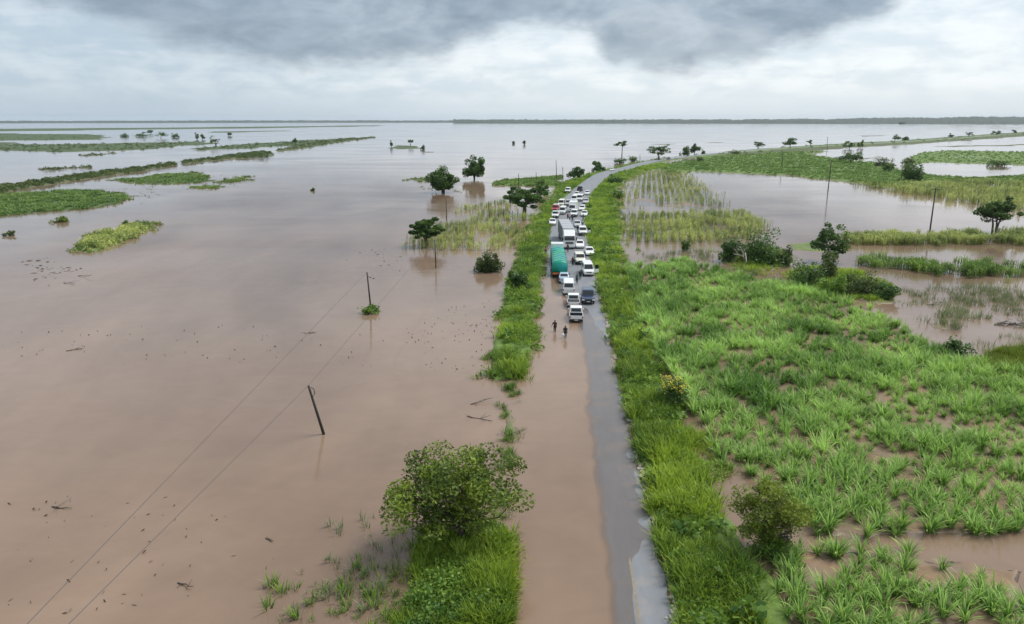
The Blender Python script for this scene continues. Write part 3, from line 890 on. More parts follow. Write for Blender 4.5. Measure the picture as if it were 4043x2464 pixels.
stuff('maize_row', 'long low band of maize under the leaning pole', 'maize', T_ROW, sample(ROW6, 900, rm, patchy(15, .16, .36)), 0.75, 1.1, M_MAIZE, 26)
stuff('maize_row', 'dark broken band of crop in the water right of the bushes', 'maize', T_ROW, sample(ROW7, 420, rm, patchy(8, .2, .45)), 0.7, 1.05, M_WEED, 27)
REEDS = [(2160, 700), (2300, 690), (2480, 690), (2480, 850), (2380, 850), (2280, 800), (2190, 760)]
stuff('reeds', 'thin grey reeds scattered over shallow water beyond the cane', 'reeds', T_REED, sample(REEDS, 900, rm, patchy(9, .2, .40), -0.35), 0.7, 1.3, M_REED, 28)
stuff('reeds', 'thin stems in the water between the maize block and the cane', 'reeds', T_REED,
      sample([(1540, 612), (1720, 598), (1760, 650), (1900, 670), (1880, 690), (1760, 655), (1640, 620), (1560, 640)], 420, rm, patchy(10, .25, .4), -0.35), 0.6, 1.2, M_REED, 29)
stuff('grass_patch', 'brownish rough grass at the right end of the cane field', 'grass', T_GRASS, sample(BROWN, 900, rm), 0.9, 1.6, M_OLIVE, 30)
stuff('grass_patch', 'rough grass round the bushes beyond the cane', 'grass', T_GRASS, np.r_[sample(SCRUB, 500, rm), sample(SCRUB2, 900, rm)], 0.8, 1.5, M_GRASS, 33)
stuff('reeds', 'thin broken reeds fringing the grass islets on the left', 'reeds', T_FARG,
      np.r_[sample([(230, 480), (330, 440), (480, 425), (600, 412), (620, 428), (500, 462), (420, 458), (330, 496), (250, 505)], 150, rm, patchy(12, .05, .5), -0.35),
            sample([(0, 440), (250, 402), (330, 400), (250, 415), (0, 470)], 60, rm, patchy(13, .05, .45), -0.35),
            sample([(940, 440), (1180, 437), (1190, 460), (1100, 470)], 60, rm, patchy(14, .08, .5), -0.35)], 0.5, 1.0, M_HEDGE, 41)
# far pasture and banks
stuff('pasture_grass', 'green pasture on the dry ground inside the road bend', 'grass', T_FARG, sample(GREEN, 5200, rm, near_keep(330)), 0.7, 1.3, M_FAR, 34)
def lp(nm): return [l for l in LAND if l[0] == nm][0][1]


def sample_w(nm, n, keep=None, zmin=-0.25):
    poly = lp(nm); P_ = np.array(poly); x = rm.uniform(P_[:, 0].min(), P_[:, 0].max(), 30 * n); y = rm.uniform(P_[:, 1].min(), P_[:, 1].max(), 30 * n)
    h = full_h(x, y); m = (poly_sd(poly, x, y) > -3) & (h > zmin); x, y, h = x[m][:n], y[m][:n], h[m][:n]
    return np.c_[x, y, h]


stuff('island_grass', 'green grass on the flooded islets left of the road', 'grass', T_FARG,
      np.r_[sample_w('isle_a', 1700, zmin=-.5), sample_w('isle_c', 600, zmin=-.45), sample_w('isle_d', 200, zmin=-.5), sample_w('spit', 600, zmin=-.4), sample_w('spit2', 60, zmin=-.4)], 0.7, 1.3, M_FAR, 35)
stuff('bank_scrub', 'dark scrub along the long drowned bank on the left', 'scrub', T_FSCRUB,
      np.r_[sample_w('bank', 420, zmin=0.0), sample_w('bank2', 260, zmin=0.0), sample_w('bank3', 200, zmin=0)], 0.45, 1.0, M_HEDGE, 36)
stuff('island_scrub', 'dark tussocks on the far left strips of land', 'scrub', T_FSCRUB,
      np.r_[sample_w('isle_e1', 420, zmin=-.1), sample_w('isle_e2', 260, zmin=-.1), sample_w('isle_e3', 240, zmin=-.1), sample_w('strip1', 25), sample_w('strip2', 40)], 0.35, 0.9, M_HEDGE, 42)
stuff('bank_scrub', 'scrub along the far road embankment', 'scrub', T_FSCRUB, sample_w('embankment', 420, zmin=0.1), 0.4, 1.0, M_HEDGE, 37)
stuff('island_grass', 'green grass on the far islet with the white birds', 'grass', T_FARG, sample_w('green_far', 1000, zmin=-.4), 0.8, 1.4, M_FAR, 38)
stuff('floating_reeds', 'low green plants on the small boat shaped islet', 'water plants', T_PAD, sample(FLOAT, 420, rm, None, -0.1), 1.3, 2.4, M_MAIZE, 39)

# ------------------------------------------------------------------ trees and bushes
def crown_leaves(r, n, size, rx, ry, z0, z1, clumps, shape, tmin=0.0):
    """leaf quads gathered in clumps through the crown's volume; returns V, F, tint, clump centres"""
    cz, rz = (z0 + z1) / 2, (z1 - z0) / 2
    if shape in ('dome', 'bush'): cz, rz = z0 + 0.12 * (z1 - z0), 0.88 * (z1 - z0)
    cs = []
    while len(cs) < clumps:
        p = r.uniform(-1, 1, 3); q = np.linalg.norm(p)
        if q > 1 or q < 0.35: continue
        if shape == 'umbrella' and p[2] < -0.15 + 0.5 * (1 - np.hypot(p[0], p[1])): continue
        if shape in ('dome', 'bush') and p[2] < -0.08: continue
        if shape == 'open' and r.uniform() < 0.35 and q < 0.7: continue
        cs.append(p * (0.84 + 0.34 * r.uniform(-1, 1)))
    cs = np.array(cs)
    w = r.uniform(0.5, 1.5, clumps); w /= w.sum()
    k = r.choice(clumps, n, p=w)
    sg = {'umbrella': 0.16, 'open': 0.125, 'dome': 0.165, 'bush': 0.22}[shape]
    csz = r.uniform(0.7, 1.35, clumps)
    g = r.normal(0, 1, (n, 3)); g *= np.minimum(1, 1.6 / np.linalg.norm(g, axis=1))[:, None]
    P_ = cs[k] + g * (sg * csz[k])[:, None] * np.array((1, 1, 0.8))
    P_ = P_ * np.array((rx, ry, rz)) + np.array((0, 0, cz))
    P_[:, 2] = np.maximum(P_[:, 2], 0.05)
    V, F = leaves(P_, size, r)
    ct = r.uniform(tmin, 1, clumps)
    T = np.repeat(np.clip(0.5 * ct[k] + 0.5 * r.uniform(0, 1, n), 0, 1), 4)
    return V, F, T, cs * np.array((rx, ry, rz)) * 0.9 + np.array((0, 0, cz))


def tree(name, label, cat, bx_, by_, top, wpx, leafn, size, shape='dome', mat=None, clumps=26, trunk=0.3, seed=0, group=None, trunks=1,
         under=0.35, limbs=10, zbase=None, crown_name='crown', depth_f=0.9, sink=0.0):
    r = np.random.default_rng(1000 + seed)
    x, y = G(bx_, by_)
    k = by_ - 289.0
    H = (by_ - top) / k * CAM_H * 1.06; Wd = wpx / k * 26.9
    z = float(full_h(np.array([x]), np.array([y]))[0]) if zbase is None else zbase
    t = thing(name, label, cat, (x, y, max(z, -0.6)), r.uniform(0, 6.28), group)
    base = -max(z, -0.6) if z < 0 else 0.0
    V, F, T, cs = crown_leaves(r, leafn, size, Wd / 2, Wd / 2 * depth_f, base + H * under, base + H, clumps, shape)
    m = MB()
    fork = base + H * (under + (0.22 if shape != 'umbrella' else 0.35))
    for q in range(trunks):
        a = r.uniform(0, 6.28); rr = 0 if trunks == 1 else trunk * 1.5
        bx0, by0 = rr * math.cos(a), rr * math.sin(a)
        lean = r.normal(0, 0.05 * H, 2) * (1 if trunks == 1 else 2.5)
        m.tube([(bx0, by0, -0.4), (bx0 * 1.2 + lean[0] * .3, by0 * 1.2 + lean[1] * .3, base + fork * 0.45), (bx0 * 1.5 + lean[0], by0 * 1.5 + lean[1], fork)], [trunk * 1.25, trunk * 0.95, trunk * 0.7], 7)
        for c in cs[r.choice(len(cs), min(limbs, len(cs)), replace=False)]:
            s_ = Vector((bx0 * 1.5 + lean[0], by0 * 1.5 + lean[1], fork * r.uniform(0.75, 1.0)))
            e = Vector(c); mid = s_.lerp(e, 0.5) + Vector((r.normal(0, .06 * Wd), r.normal(0, .06 * Wd), -0.04 * H))
            m.tube([s_, mid, e], [trunk * 0.42, trunk * 0.26, trunk * 0.1], 5)
    m.build('trunk' if cat == 'tree' else 'stem', M_BARK, t, True)
    np_obj(crown_name if cat == 'tree' else 'foliage', V, F, mat or M_TREE, t, T)
    return t


def bush(label, bx_, by_, top, wpx, leafn, size, mat=None, seed=0, shape='bush', clumps=20, name='bush', group=None, **kw):
    return tree(name, label, 'bush', bx_, by_, top, wpx, leafn, size, shape, mat or M_TREE, clumps, 0.07, seed, group, 2, kw.pop('under', 0.02), 6, **kw)


tree('roadside_tree', 'big leafy tree on the near left verge beside the flooded carriageway', 'tree', 1102, 1310, 1062, 318, 15000, 0.23, 'open', M_NEAR, 84, 0.15, 1, under=0.02, limbs=30, trunks=2)
tree('drowned_tree', 'round dark tree standing in water with pale trunks, the wider of the pair', 'tree', 1067, 463, 408, 74, 7000, 0.8, 'dome', M_TREE, 44, 0.28, 2, under=0.16, trunks=4)
tree('drowned_tree', 'smaller round tree standing in water behind the wider round tree', 'tree', 1143, 431, 382, 58, 5200, 0.9, 'dome', M_TREE, 36, 0.28, 3, under=0.2, trunks=3)
tree('drowned_tree', 'flat topped dark tree at the left end of the drowned maize', 'tree', 1030, 594, 528, 78, 4600, 0.55, 'open', M_TREE, 44, 0.2, 4, under=0.28, trunks=2)
tree('verge_tree', 'large dark tree beside the left verge opposite the lorry', 'tree', 1260, 517, 449, 92, 6500, 0.65, 'open', M_TREE, 56, 0.3, 5, under=0.2, trunks=2)
tree('verge_tree', 'smaller dark tree just behind the large verge tree', 'tree', 1301, 470, 434, 42, 1800, 0.7, 'dome', M_TREE, 22, 0.25, 6, under=0.15)
tree('roadside_tree', 'low spreading tree by the water left of the road bend', 'tree', 1390, 430, 405, 42, 1500, 0.8, 'dome', M_TREE, 20, 0.22, 7, under=0.1)
tree('roadside_tree', 'rounded tree by the road bend next to the lone white car', 'tree', 1440, 413, 388, 40, 1500, 0.9, 'dome', M_TREE, 20, 0.22, 8, under=0.08)
tree('umbrella_tree', 'tall flat topped tree on a bare trunk in open water', 'tree', 1496, 383, 342, 32, 900, 0.9, 'umbrella', M_TREE, 14, 0.3, 9, under=0.55, limbs=6)
tree('roadside_tree', 'wide open branched tree on the far left roadside', 'tree', 1586, 386, 350, 60, 1700, 0.9, 'open', M_TREE, 30, 0.3, 10, under=0.22, trunks=2)
tree('roadside_tree', 'narrow dark tree, left one of the pair by the far white vehicles', 'tree', 1648, 377, 350, 25, 1100, 1.0, 'dome', M_TREE, 16, 0.3, 11, under=0.1)
tree('roadside_tree', 'slightly taller dark tree, right one of the pair by the far white vehicles', 'tree', 1671, 374, 345, 27, 1100, 1.0, 'dome', M_TREE, 16, 0.3, 12, under=0.18)
tree('embankment_tree', 'thin crowned tree on the far embankment near the tall roadside pole', 'tree', 1825, 359, 341, 38, 700, 1.1, 'open', M_TREE, 16, 0.3, 13, under=0.3, trunks=2)
tree('embankment_tree', 'dense round tree on the far embankment above the green pasture', 'tree', 1901, 354, 334, 40, 1200, 1.2, 'dome', M_TREE, 20, 0.35, 14, under=0.25)
tree('embankment_tree', 'small flat tree next to the dense round embankment tree', 'tree', 1950, 353, 339, 22, 500, 1.1, 'open', M_TREE, 12, 0.25, 15, under=0.35)
tree('embankment_tree', 'broad tree on the embankment behind the lone pasture tree', 'tree', 2044, 358, 341, 32, 700, 1.2, 'dome', M_TREE, 14, 0.3, 16, under=0.25)
tree('embankment_tree', 'small green tree right beside the broad embankment tree', 'tree', 2070, 356, 338, 18, 500, 1.1, 'dome', M_FAR, 10, 0.25, 17, under=0.15)
tree('pasture_tree', 'lone spreading grey green tree at the wet edge of the pasture', 'tree', 2046, 394, 367, 58, 1800, 0.9, 'dome', M_TREE, 26, 0.3, 18, under=0.25)
bush('big square dark bush between the pasture and the olive maize', 2196, 438, 398, 58, 2600, 0.75, M_TREE, 19, clumps=40)
bush('dark low bush at the channel bank behind the pasture', 2125, 402, 381, 46, 900, 0.8, M_HEDGE, 20)
bush('rounded green bush below the dark channel bush', 2137, 414, 396, 32, 700, 0.75, M_TREE, 21)
bush('dark bushes clumped at the tip of the far islet', 2185, 396, 380, 30, 600, 0.8, M_HEDGE, 22)
bush('dark bush at the edge of the far islet right of the birds', 2400, 399, 386, 52, 900, 0.8, M_TREE, 23)
tree('field_tree', 'dark knotty tree standing on the maize band near the leaning pole', 'tree', 2392, 560, 478, 92, 3800, 0.6, 'open', M_TREE, 42, 0.22, 24, under=0.22, trunks=3)
tree('scrub_tree', 'tall airy green tree rising above the bushes beyond the cane', 'tree', 1992, 632, 543, 92, 4200, 0.42, 'open', M_TREE, 46, 0.16, 25, under=0.2, trunks=2)
bush('grey green thorn bush at the foot of the tall airy tree', 1992, 672, 604, 66, 2200, 0.38, M_HEDGE, 26)
bush('dark green bush left of the dead white tree', 1757, 628, 572, 62, 2400, 0.42, M_TREE, 27)
bush('broad dark bush right behind the dead white tree', 1832, 634, 560, 108, 4200, 0.42, M_TREE, 28, clumps=40)
bush('low bush at the right end of the dead tree thicket', 1886, 637, 600, 52, 1400, 0.4, M_HEDGE, 29)
bush('wide low bush at the left of the thicket below the thorn bush', 1935, 692, 640, 92, 3000, 0.36, M_TREE, 30, clumps=30)
bush('bright green middle bush of the thicket by the cane edge', 2008, 712, 655, 70, 2400, 0.36, M_WEED, 31)
bush('grey green bush in the right half of the thicket by the cane edge', 2072, 708, 660, 90, 2800, 0.36, M_HEDGE, 32, clumps=28)
bush('dark bush ending the thicket at the reedy water', 2132, 718, 682, 70, 2000, 0.34, M_TREE, 33)
bush('small dark bush on the right edge of the cane field', 2300, 850, 812, 60, 1200, 0.3, M_TREE, 68)
tree('verge_shrub', 'open olive shrub on thin stems between verge and cane', 'tree', 1852, 1326, 1132, 190, 11000, 0.16, 'open', M_OLIVE, 80, 0.045, 34, under=0.12, trunks=7, limbs=14)
bush('low green weeds bush at the foot of the olive shrub', 1862, 1340, 1290, 120, 3000, 0.16, M_WEED, 69, clumps=30)
yb = bush('dark glossy bush with yellow flower heads on the right verge', 1620, 985, 905, 84, 3200, 0.22, M_TREE, 35, clumps=26, name='flowering_bush')
ry_ = np.random.default_rng(5)
ang = ry_.uniform(0, 6.28, 26); fp = np.c_[np.cos(ang) * ry_.uniform(0.1, 1.5, 26), np.sin(ang) * ry_.uniform(0.1, 1.5, 26), ry_.uniform(1.9, 2.9, 26)]
for p in fp:
    V, F = leaves(p + ry_.normal(0, 0.13, (14, 3)), 0.17, ry_, 1.2)
    np_obj('flower_head', V, F, M_YEL, yb, np.repeat(ry_.uniform(0, 1, 14), 4))
bush('round dome shaped bush mirrored in brown water left of the verge', 1177, 652, 610, 66, 5200, 0.36, M_HEDGE, 36, shape='dome', clumps=60)
bush('dark broad leaved shrub overhanging the water from the left verge', 1243, 702, 660, 56, 1500, 0.4, M_TREE, 37, clumps=16)
bush('small drooping dark bush in front of the dense maize block', 1651, 604, 574, 26, 700, 0.34, M_TREE, 38)
bush('dark green shrub on the right verge at the start of the road bend', 1480, 442, 424, 46, 900, 0.7, M_TREE, 39)
bush('leafy shrub on the right verge level with the car queue', 1490, 478, 452, 36, 800, 0.6, M_WEED, 40)
bush('low dark shrub at the left roadside below the umbrella tree', 1492, 393, 379, 28, 500, 0.8, M_TREE, 41)
bush('low dark shrub between the umbrella tree and the open branched tree', 1524, 389, 377, 26, 450, 0.8, M_TREE, 42)
bush('small round shrub right of the far tree pair', 1692, 372, 361, 13, 250, 0.9, M_TREE, 43)
bush('dark roadside shrub at the top of the green pasture', 1768, 373, 364, 26, 350, 0.9, M_HEDGE, 44)
bush('small dark shrub alone on the green pasture', 1685, 390, 379, 18, 300, 0.8, M_HEDGE, 45)
bush('low shrub in the pasture margin by the olive maize', 2110, 447, 435, 34, 500, 0.7, M_WEED, 46)
bush('green tuft at the foot of the pole standing in the flood', 893, 753, 734, 50, 700, 0.35, M_WEED, 47, name='water_plant')
bush('small dark shrub on top of the boat shaped islet', 305, 547, 532, 20, 300, 0.5, M_TREE, 48)
bush('spiky floating plant near the big grass islet', 147, 534, 521, 42, 500, 0.5, M_OLIVE, 49, name='water_plant')
bush('small dark floating clump far out left of the spiky plant', 22, 567, 556, 28, 300, 0.45, M_HEDGE, 50, name='water_plant')
far = [(363, 322, 309, 15, 'dome', 'tree rising above the far left bush row'), (387, 333, 315, 38, 'dome', 'broad dark tree in the far left bush row'),
       (341, 329, 319, 34, 'bush', 'low wide clump left of the broad dark tree'), (303, 330, 321, 24, 'bush', 'low clump that starts the far left bush row'),
       (420, 331, 320, 20, 'bush', 'low clump that ends the far left bush row'), (475, 336, 322, 13, 'dome', 'narrow tree, left of two side by side in the far water'),
       (487, 336, 323, 13, 'dome', 'narrow tree, right of two side by side in the far water'), (518, 350, 326, 36, 'open', 'open tree on two trunks on the far green islet'),
       (554, 327, 318, 10, 'dome', 'tiny tree standing alone in the far left flood'), (710, 347, 333, 17, 'dome', 'single round tree on the far drowned bank'),
       (942, 354, 340, 8, 'dome', 'slim dark tree at the left tip of the mid water islet'), (988, 351, 336, 15, 'umbrella', 'small umbrella tree on the mid water islet'),
       (1018, 360, 351, 12, 'bush', 'tiny dark bush in the water beside the mid water islet'), (1237, 346, 339, 9, 'bush', 'tiny dark bush, left of two alone in the wide water'),
       (1261, 348, 338, 9, 'dome', 'tiny dark tree, right of two alone in the wide water'), (630, 378, 364, 40, 'bush', 'thick bush at the end of the drowned bank'),
       (2152, 341, 326, 25, 'dome', 'round tree on the embankment where it narrows'), (2178, 339, 329, 20, 'bush', 'low bush right after the round embankment tree'),
       (2285, 332, 323, 14, 'dome', 'small tree midway along the thin far embankment'), (2330, 330, 318, 22, 'open', 'open crowned tree toward the far end of the embankment'),
       (2398, 325, 316, 24, 'dome', 'dark tree near the far end of the embankment'), (2440, 322, 313, 14, 'dome', 'last small tree on the far embankment'),
       (752, 459, 453, 12, 'bush', 'tiny dark clump adrift in the wide open water'), (2170, 299, 294, 14, 'bush', 'dark clump off the far wooded shore')]
for i, (bx_, by_, tp, wp, sh, lab) in enumerate(far):
    nm, ct = ('far_tree', 'tree') if sh != 'bush' else ('far_bush', 'bush')
    k = by_ - 289
    tree(nm, lab, ct, bx_, by_, tp, wp, 420, 26.0 / k * 2.6, sh, M_TREE, 14, 0.35, 100 + i, 'far trees and bushes standing in the flood', under=0.2 if ct == 'tree' else 0.02, limbs=5, trunks=2 if sh == 'open' else 1)

# dead white tree
def branchy(m, p, d, L, r0, depth, r):
    e = p + d * L; m.tube([p, p.lerp(e, .5) + Vector(r.normal(0, .05 * L, 3)), e], [r0, r0 * .8, r0 * .55], 6)
    if depth:
        for k in range(int(r.integers(2, 4))):
            nd = (d + Vector(r.normal(0, 0.55, 3))).normalized(); nd.z = abs(nd.z) * .8 + .1
            branchy(m, p.lerp(e, r.uniform(.6, 1)), nd.normalized(), L * r.uniform(.5, .75), r0 * .55, depth - 1, r)


x, y = G(1787, 645); dm = MB(); branchy(dm, Vector((0, 0, -0.3)), Vector((0.06, -0.05, 1)), 3.2, 0.16, 3, np.random.default_rng(3))
tag(dm.build('dead_tree', M_DEAD, None, True, (x, y, 0)), 'bare white dead tree in front of the broad dark bush', 'tree')

# ------------------------------------------------------------------ poles and wires
def pole(label, bx_, by_, tx_, ty_, arms=0, rad=0.13, dist_scale=1.0, name='utility_pole', extra=False):
    """a pole from its foot to the top seen in the photo, taken to lean only sideways"""
    x, y = G(bx_, by_)
    d = ray(tx_, ty_); fwd = np.array((-math.sin(YAW), math.cos(YAW), 0)); rt = np.array((math.cos(YAW), math.sin(YAW), 0))
    P0 = np.array((x, y, 0.0)); t = np.dot(P0 - ORIGIN, fwd) / np.dot(d, fwd); top = ORIGIN + d * t
    t_ = thing(name, label, 'pole', (x, y, -0.7), 0)
    v = Vector(top - P0); m = MB(); a = Vector((0, 0, 0)) - Vector((v.x, v.y, 0)) * 0.12; b_ = Vector((v.x, v.y, v.z + 0.7))
    m.tube([a, a.lerp(b_, .5), b_], [rad * 1.15, rad, rad * 0.8], 8); m.build('post', M_POLE, t_, True)
    for k in range(arms):
        m = MB(); q = a.lerp(b_, 0.97 - 0.09 * k); m.box((q.x - 1.0, q.y - 0.06, q.z - 0.06), (q.x + 1.0, q.y + 0.06, q.z + 0.06)); m.build('crossarm', M_POLE, t_)
        for sx in (-0.9, 0, 0.9):
            i_ = MB(); i_.tube([(q.x + sx, q.y, q.z + 0.06), (q.x + sx, q.y, q.z + 0.26)], [0.05, 0.03], 6); i_.build('insulator', M_STONE, t_)
    if extra:
        m = MB(); q = a.lerp(b_, .86); m.tube([q + Vector((.05, 0, .55)), q + Vector((.28, 0, .42)), q + Vector((.33, 0, .0)), q + Vector((.12, 0, -.32))], [.035] * 4, 6); m.build('bracket', M_POLE, t_)
    return Vector((float(top[0]), float(top[1]), float(top[2])))


top1 = pole('tilted black pole in open brown water, nearest to the leafy verge tree', 780, 1045, 742, 928, 0, 0.12, extra=True)
top2 = pole('upright black pole rising from a green tuft in the flood', 893, 750, 883, 655, 0, 0.11)
top3 = pole('thin pole in the water just below the flat topped tree', 1049, 645, 1046, 577, 0, 0.10)
top4 = pole('slim pole below the wider round drowned tree', 1075, 532, 1073, 477, 0, 0.10)
pole('slim pole standing in the thin drowned maize', 1178, 524, 1175, 485, 0, 0.10)
pole('tall leaning pole at the maize band in front of the dark knotty tree', 2236, 566, 2252, 452, 1, 0.16)
pole('tall pole at the shore of the flooded field, mirrored in it', 1992, 462, 2001, 385, 1, 0.17)
pole('pole on the green pasture', 1881, 405, 1884, 367, 1, 0.17)
pole('thin pole on the grassy spit, left one', 1248, 447, 1248, 418, 0, 0.13)
pole('thin pole on the grassy spit, right one', 1290, 446, 1290, 415, 0, 0.13)
pole('taller thin pole in the shallows behind the spit', 1339, 431, 1338, 386, 0, 0.14)
pole('short thin pole at the road end of the spit', 1355, 444, 1354, 402, 0, 0.13)
pole('pole beside the far embankment above the pasture', 1990, 362, 1991, 330, 1, 0.2)
pole('thin pole in the shallows by the open branched tree', 1540, 391, 1540, 372, 0, 0.15)


def wire(label, pts, sag):
    m = MB(); P_ = []
    for a, b_ in zip(pts[:-1], pts[1:]):
        for k in range(16):
            t = k / 16; q = a.lerp(b_, t); q.z -= sag * 4 * t * (1 - t); P_.append(q)
    P_.append(pts[-1]); m.tube(P_, [0.021] * len(P_), 5)
    tag(m.build('power_line', M_WIRE), label, 'wire')


def on_ray(px, py, z):
    d = ray(px, py); t = (z - CAM_H) / d[2]; q = ORIGIN + d * t; return Vector(tuple(float(i) for i in q))


na_ = on_ray(65, 1502, 4.6); nb_ = on_ray(165, 1502, 4.4)
ea = na_ + (na_ - top2).normalized() * 22; eb = nb_ + (nb_ - top1).normalized() * 22
wire('upper overhead wire slanting over the brown water to the tufted pole', [ea, top2], 0.0)
wire('lower overhead wire slanting over the brown water past the tilted pole', [eb, top1, top3], 0.0)
for q, lab in ((ea, 'pole carrying the upper overhead wire'), (eb, 'pole carrying the lower overhead wire')):
    t_ = thing('utility_pole', lab, 'pole', (q.x, q.y, -0.7)); m = MB(); m.tube([(0, 0, 0), (0, 0, q.z + 0.75)], [.14, .11], 8); m.build('post', M_POLE, t_, True)

# ------------------------------------------------------------------ drowned tufts, debris, broken road edge, birds
rt_ = np.random.default_rng(77)
reed_me = [np_mesh('reed_tuft', V, F, M_REED, T) for V, F, T in [tuft(9, 0.35, 1.0, 0.5, 1.2, 0.028, 3, 0.25, rt_) for _ in range(5)]]
gre_me = [np_mesh('reed_tuft', V, F, M_WEED, T) for V, F, T in [tuft(14, 0.4, 1.0, 0.6, 1.2, 0.03, 3, 0.25, rt_) for _ in range(4)]]
for k in range(110):
    for _ in range(60):
        px, py = rt_.uniform(640, 960), rt_.uniform(1235, 1500)
        if rt_.uniform() < sstep(660, 930, px) * 0.5 + sstep(1290, 1500, py) * 0.5 - 0.18 and px < 975 - (py - 1300) * 0.15: break
    x, y = G(px, py); g = rt_.uniform() < sstep(1330, 1480, py) * 0.7
    o = bpy.data.objects.new('reed_tuft', (gre_me if g else reed_me)[k % 4]); C.objects.link(o); s_ = rt_.uniform(0.5, 1.2)
    o.location = (x, y, -0.12); o.scale = (s_, s_, s_); o.rotation_euler = (0, 0, rt_.uniform(0, 6.28))
    tag(o, ('fresh green' if g else 'pale grey green') + ' reed tuft poking out of the brown water by the near left verge', 'reeds', 'fresh reed tufts by the near left verge' if g else 'pale reed tufts by the near left verge')


def twig(r, L):
    m = MB(); p = Vector((-L / 2, 0, 0.02)); pts_ = [p]
    for k in range(4): p = p + Vector((L / 4, r.normal(0, .08 * L), r.uniform(-.02, .05) * L)); pts_.append(p)
    m.tube(pts_, [.05, .045, .035, .03, .015], 5)
    for k in range(4):
        q = pts_[r.integers(1, 4)]; e = q + Vector((r.normal(0, .25) * L, r.normal(0, .25) * L, r.uniform(0, .16) * L)); m.tube([q, q.lerp(e, .5), e], [.025, .02, .008], 4)
    return m


br = [(1160, 972, 2.2, 'upper of two drowned branches beside the left verge'), (1156, 1007, 2.6, 'lower of two drowned branches beside the left verge'),
      (150, 1222, 1.6, 'dark snag in the brown water left of the wires'), (445, 1412, 1.3, 'curled branch adrift below the wires'),
      (168, 683, 3.2, 'flat branch adrift below the boat shaped islet'), (202, 667, 3.5, 'spiky branch adrift below the boat shaped islet'),
      (745, 802, 1.6, 'pale stick adrift under the upper wire'), (180, 843, 1.8, 'dark snag in the belt of floating litter'),
      (2440, 782, 5.0, 'dark heap of brushwood in the reedy water'), (2252, 732, 3.4, 'dark branch lying among the reeds'), (650, 1300, .8, 'short stick adrift left of the reed tufts')]
for i, (px, py, L, lab) in enumerate(br):
    x, y = G(px, py); r = np.random.default_rng(i + 50); m = twig(r, L)
    if L > 4:
        for q in range(6):
            t_ = twig(r, 2.5); t_.v = [(a + r.normal(0, .02) + (q - 3) * .5, b_ * 1.5 + (q % 3 - 1) * .7, c) for a, b_, c in t_.v]; m.add(t_.v, t_.f)
    o = m.build('driftwood', M_DEBRIS, None, False, (x, y, 0.0)); o.rotation_euler = (0, 0, r.uniform(-.5, .5)); tag(o, lab, 'driftwood')
# litter too small to count
V = []; F = []; n = 0
def litter(poly, cnt, seed, s0, s1):
    global n
    r = np.random.default_rng(seed)
    P_ = sample(poly, cnt, r, patchy(seed, .05, .40), 0.0)
    for x, y, z in P_:
        L = r.uniform(s0, s1); a = r.uniform(0, 3.14); w = L * .12; h = r.uniform(.03, .16)
        dx, dy = math.cos(a) * L, math.sin(a) * L; ex, ey = -math.sin(a) * w, math.cos(a) * w
        V.extend([(x - dx, y - dy, .005), (x - ex, y - ey, h), (x + dx, y + dy, h * .6), (x + ex, y + ey, .006)]); F.append((n, n + 1, n + 2, n + 3)); n += 4


litter([(0, 790), (700, 770), (1190, 700), (1200, 880), (900, 900), (500, 880), (0, 880)], 130, 3, .04, .16)
litter([(60, 625), (320, 620), (330, 650), (100, 690)], 50, 5, .3, .8)
litter([(1000, 760), (1195, 720), (1190, 900), (1000, 900)], 80, 6, .06, .22)
litter([(20, 1180), (600, 1180), (700, 1500), (20, 1500)], 60, 7, .05, .22)
litter([(850, 590), (980, 560), (980, 660), (850, 680)], 40, 8, .12, .35)
tag(np_obj('floating_litter', np.array(V), np.array(F), M_DEBRIS), 'bits of stalk and litter drifting in belts on the brown water', 'litter', kind='stuff')
# crumbled edge along the right of the asphalt
V = []; F = []; n = 0; r = np.random.default_rng(4); m = MB()
for k in range(2200):
    yy = 34 + 90 * r.uniform() ** 1.4; d = HALF + 0.28 + r.normal(0, .16) + .35 * (fbm(np.array([yy * .5]), np.array([2.0]), 9, 3)[0] - .4); x = ROAD_X + d
    if fbm(np.array([yy * .25]), np.array([7.0]), 3, 3)[0] < .42: continue
    s_ = r.uniform(.03, .17); z = float(max(road_z(S0 + yy, HALF), 0)) - 0.01
    m.ell((x, yy, z + s_ * .3), (s_ * r.uniform(.7, 1.4), s_ * r.uniform(.7, 1.4), s_ * .6), 5, 3)
tag(m.build('edge_rubble', M_STONE), 'pale broken stones along the crumbled right road edge', 'rubble', kind='stuff')
# egrets
M_BIRD = mat_pbr('white feathers', (0.85, 0.85, 0.83), 0.7)
bm_ = MB(); bm_.ell((0, 0, .55), (.32, .16, .17), 8, 6); bm_.tube([(.25, 0, .6), (.38, 0, .8), (.36, 0, .98)], [.07, .045, .05], 6); bm_.tube([(.36, 0, .98), (.56, 0, .94)], [.04, .01], 5)
bm_.tube([(-.25, 0, .52), (-.5, 0, .42)], [.1, .03], 6)
for sy in (-.06, .06): bm_.tube([(0, sy, .45), (.02, sy, -.05)], [.02, .015], 4)
bird_me = bm_.mesh('egret', M_BIRD, True)
for k in range(14):
    x, y = G(2290 + 7 * k + rt_.normal(0, 4), 383 + rt_.normal(0, 2.2)); z = float(full_h(np.array([x]), np.array([y]))[0])
    o = bpy.data.objects.new('egret', bird_me); C.objects.link(o); o.location = (x, y, z + .1); s_ = rt_.uniform(1.3, 1.8); o.scale = (s_,) * 3; o.rotation_euler = (0, 0, rt_.uniform(0, 6.28))
    tag(o, 'white egret standing in a flock on the far green islet', 'bird', 'egrets on the far green islet')

# ------------------------------------------------------------------ vehicles
SPLASH = (0.30, 0.22, 0.16)
def paint(name, col): return mat_pbr('paint ' + name, col, 0.28, var=0.05, scale=2, coat=0.6, dirt=SPLASH)


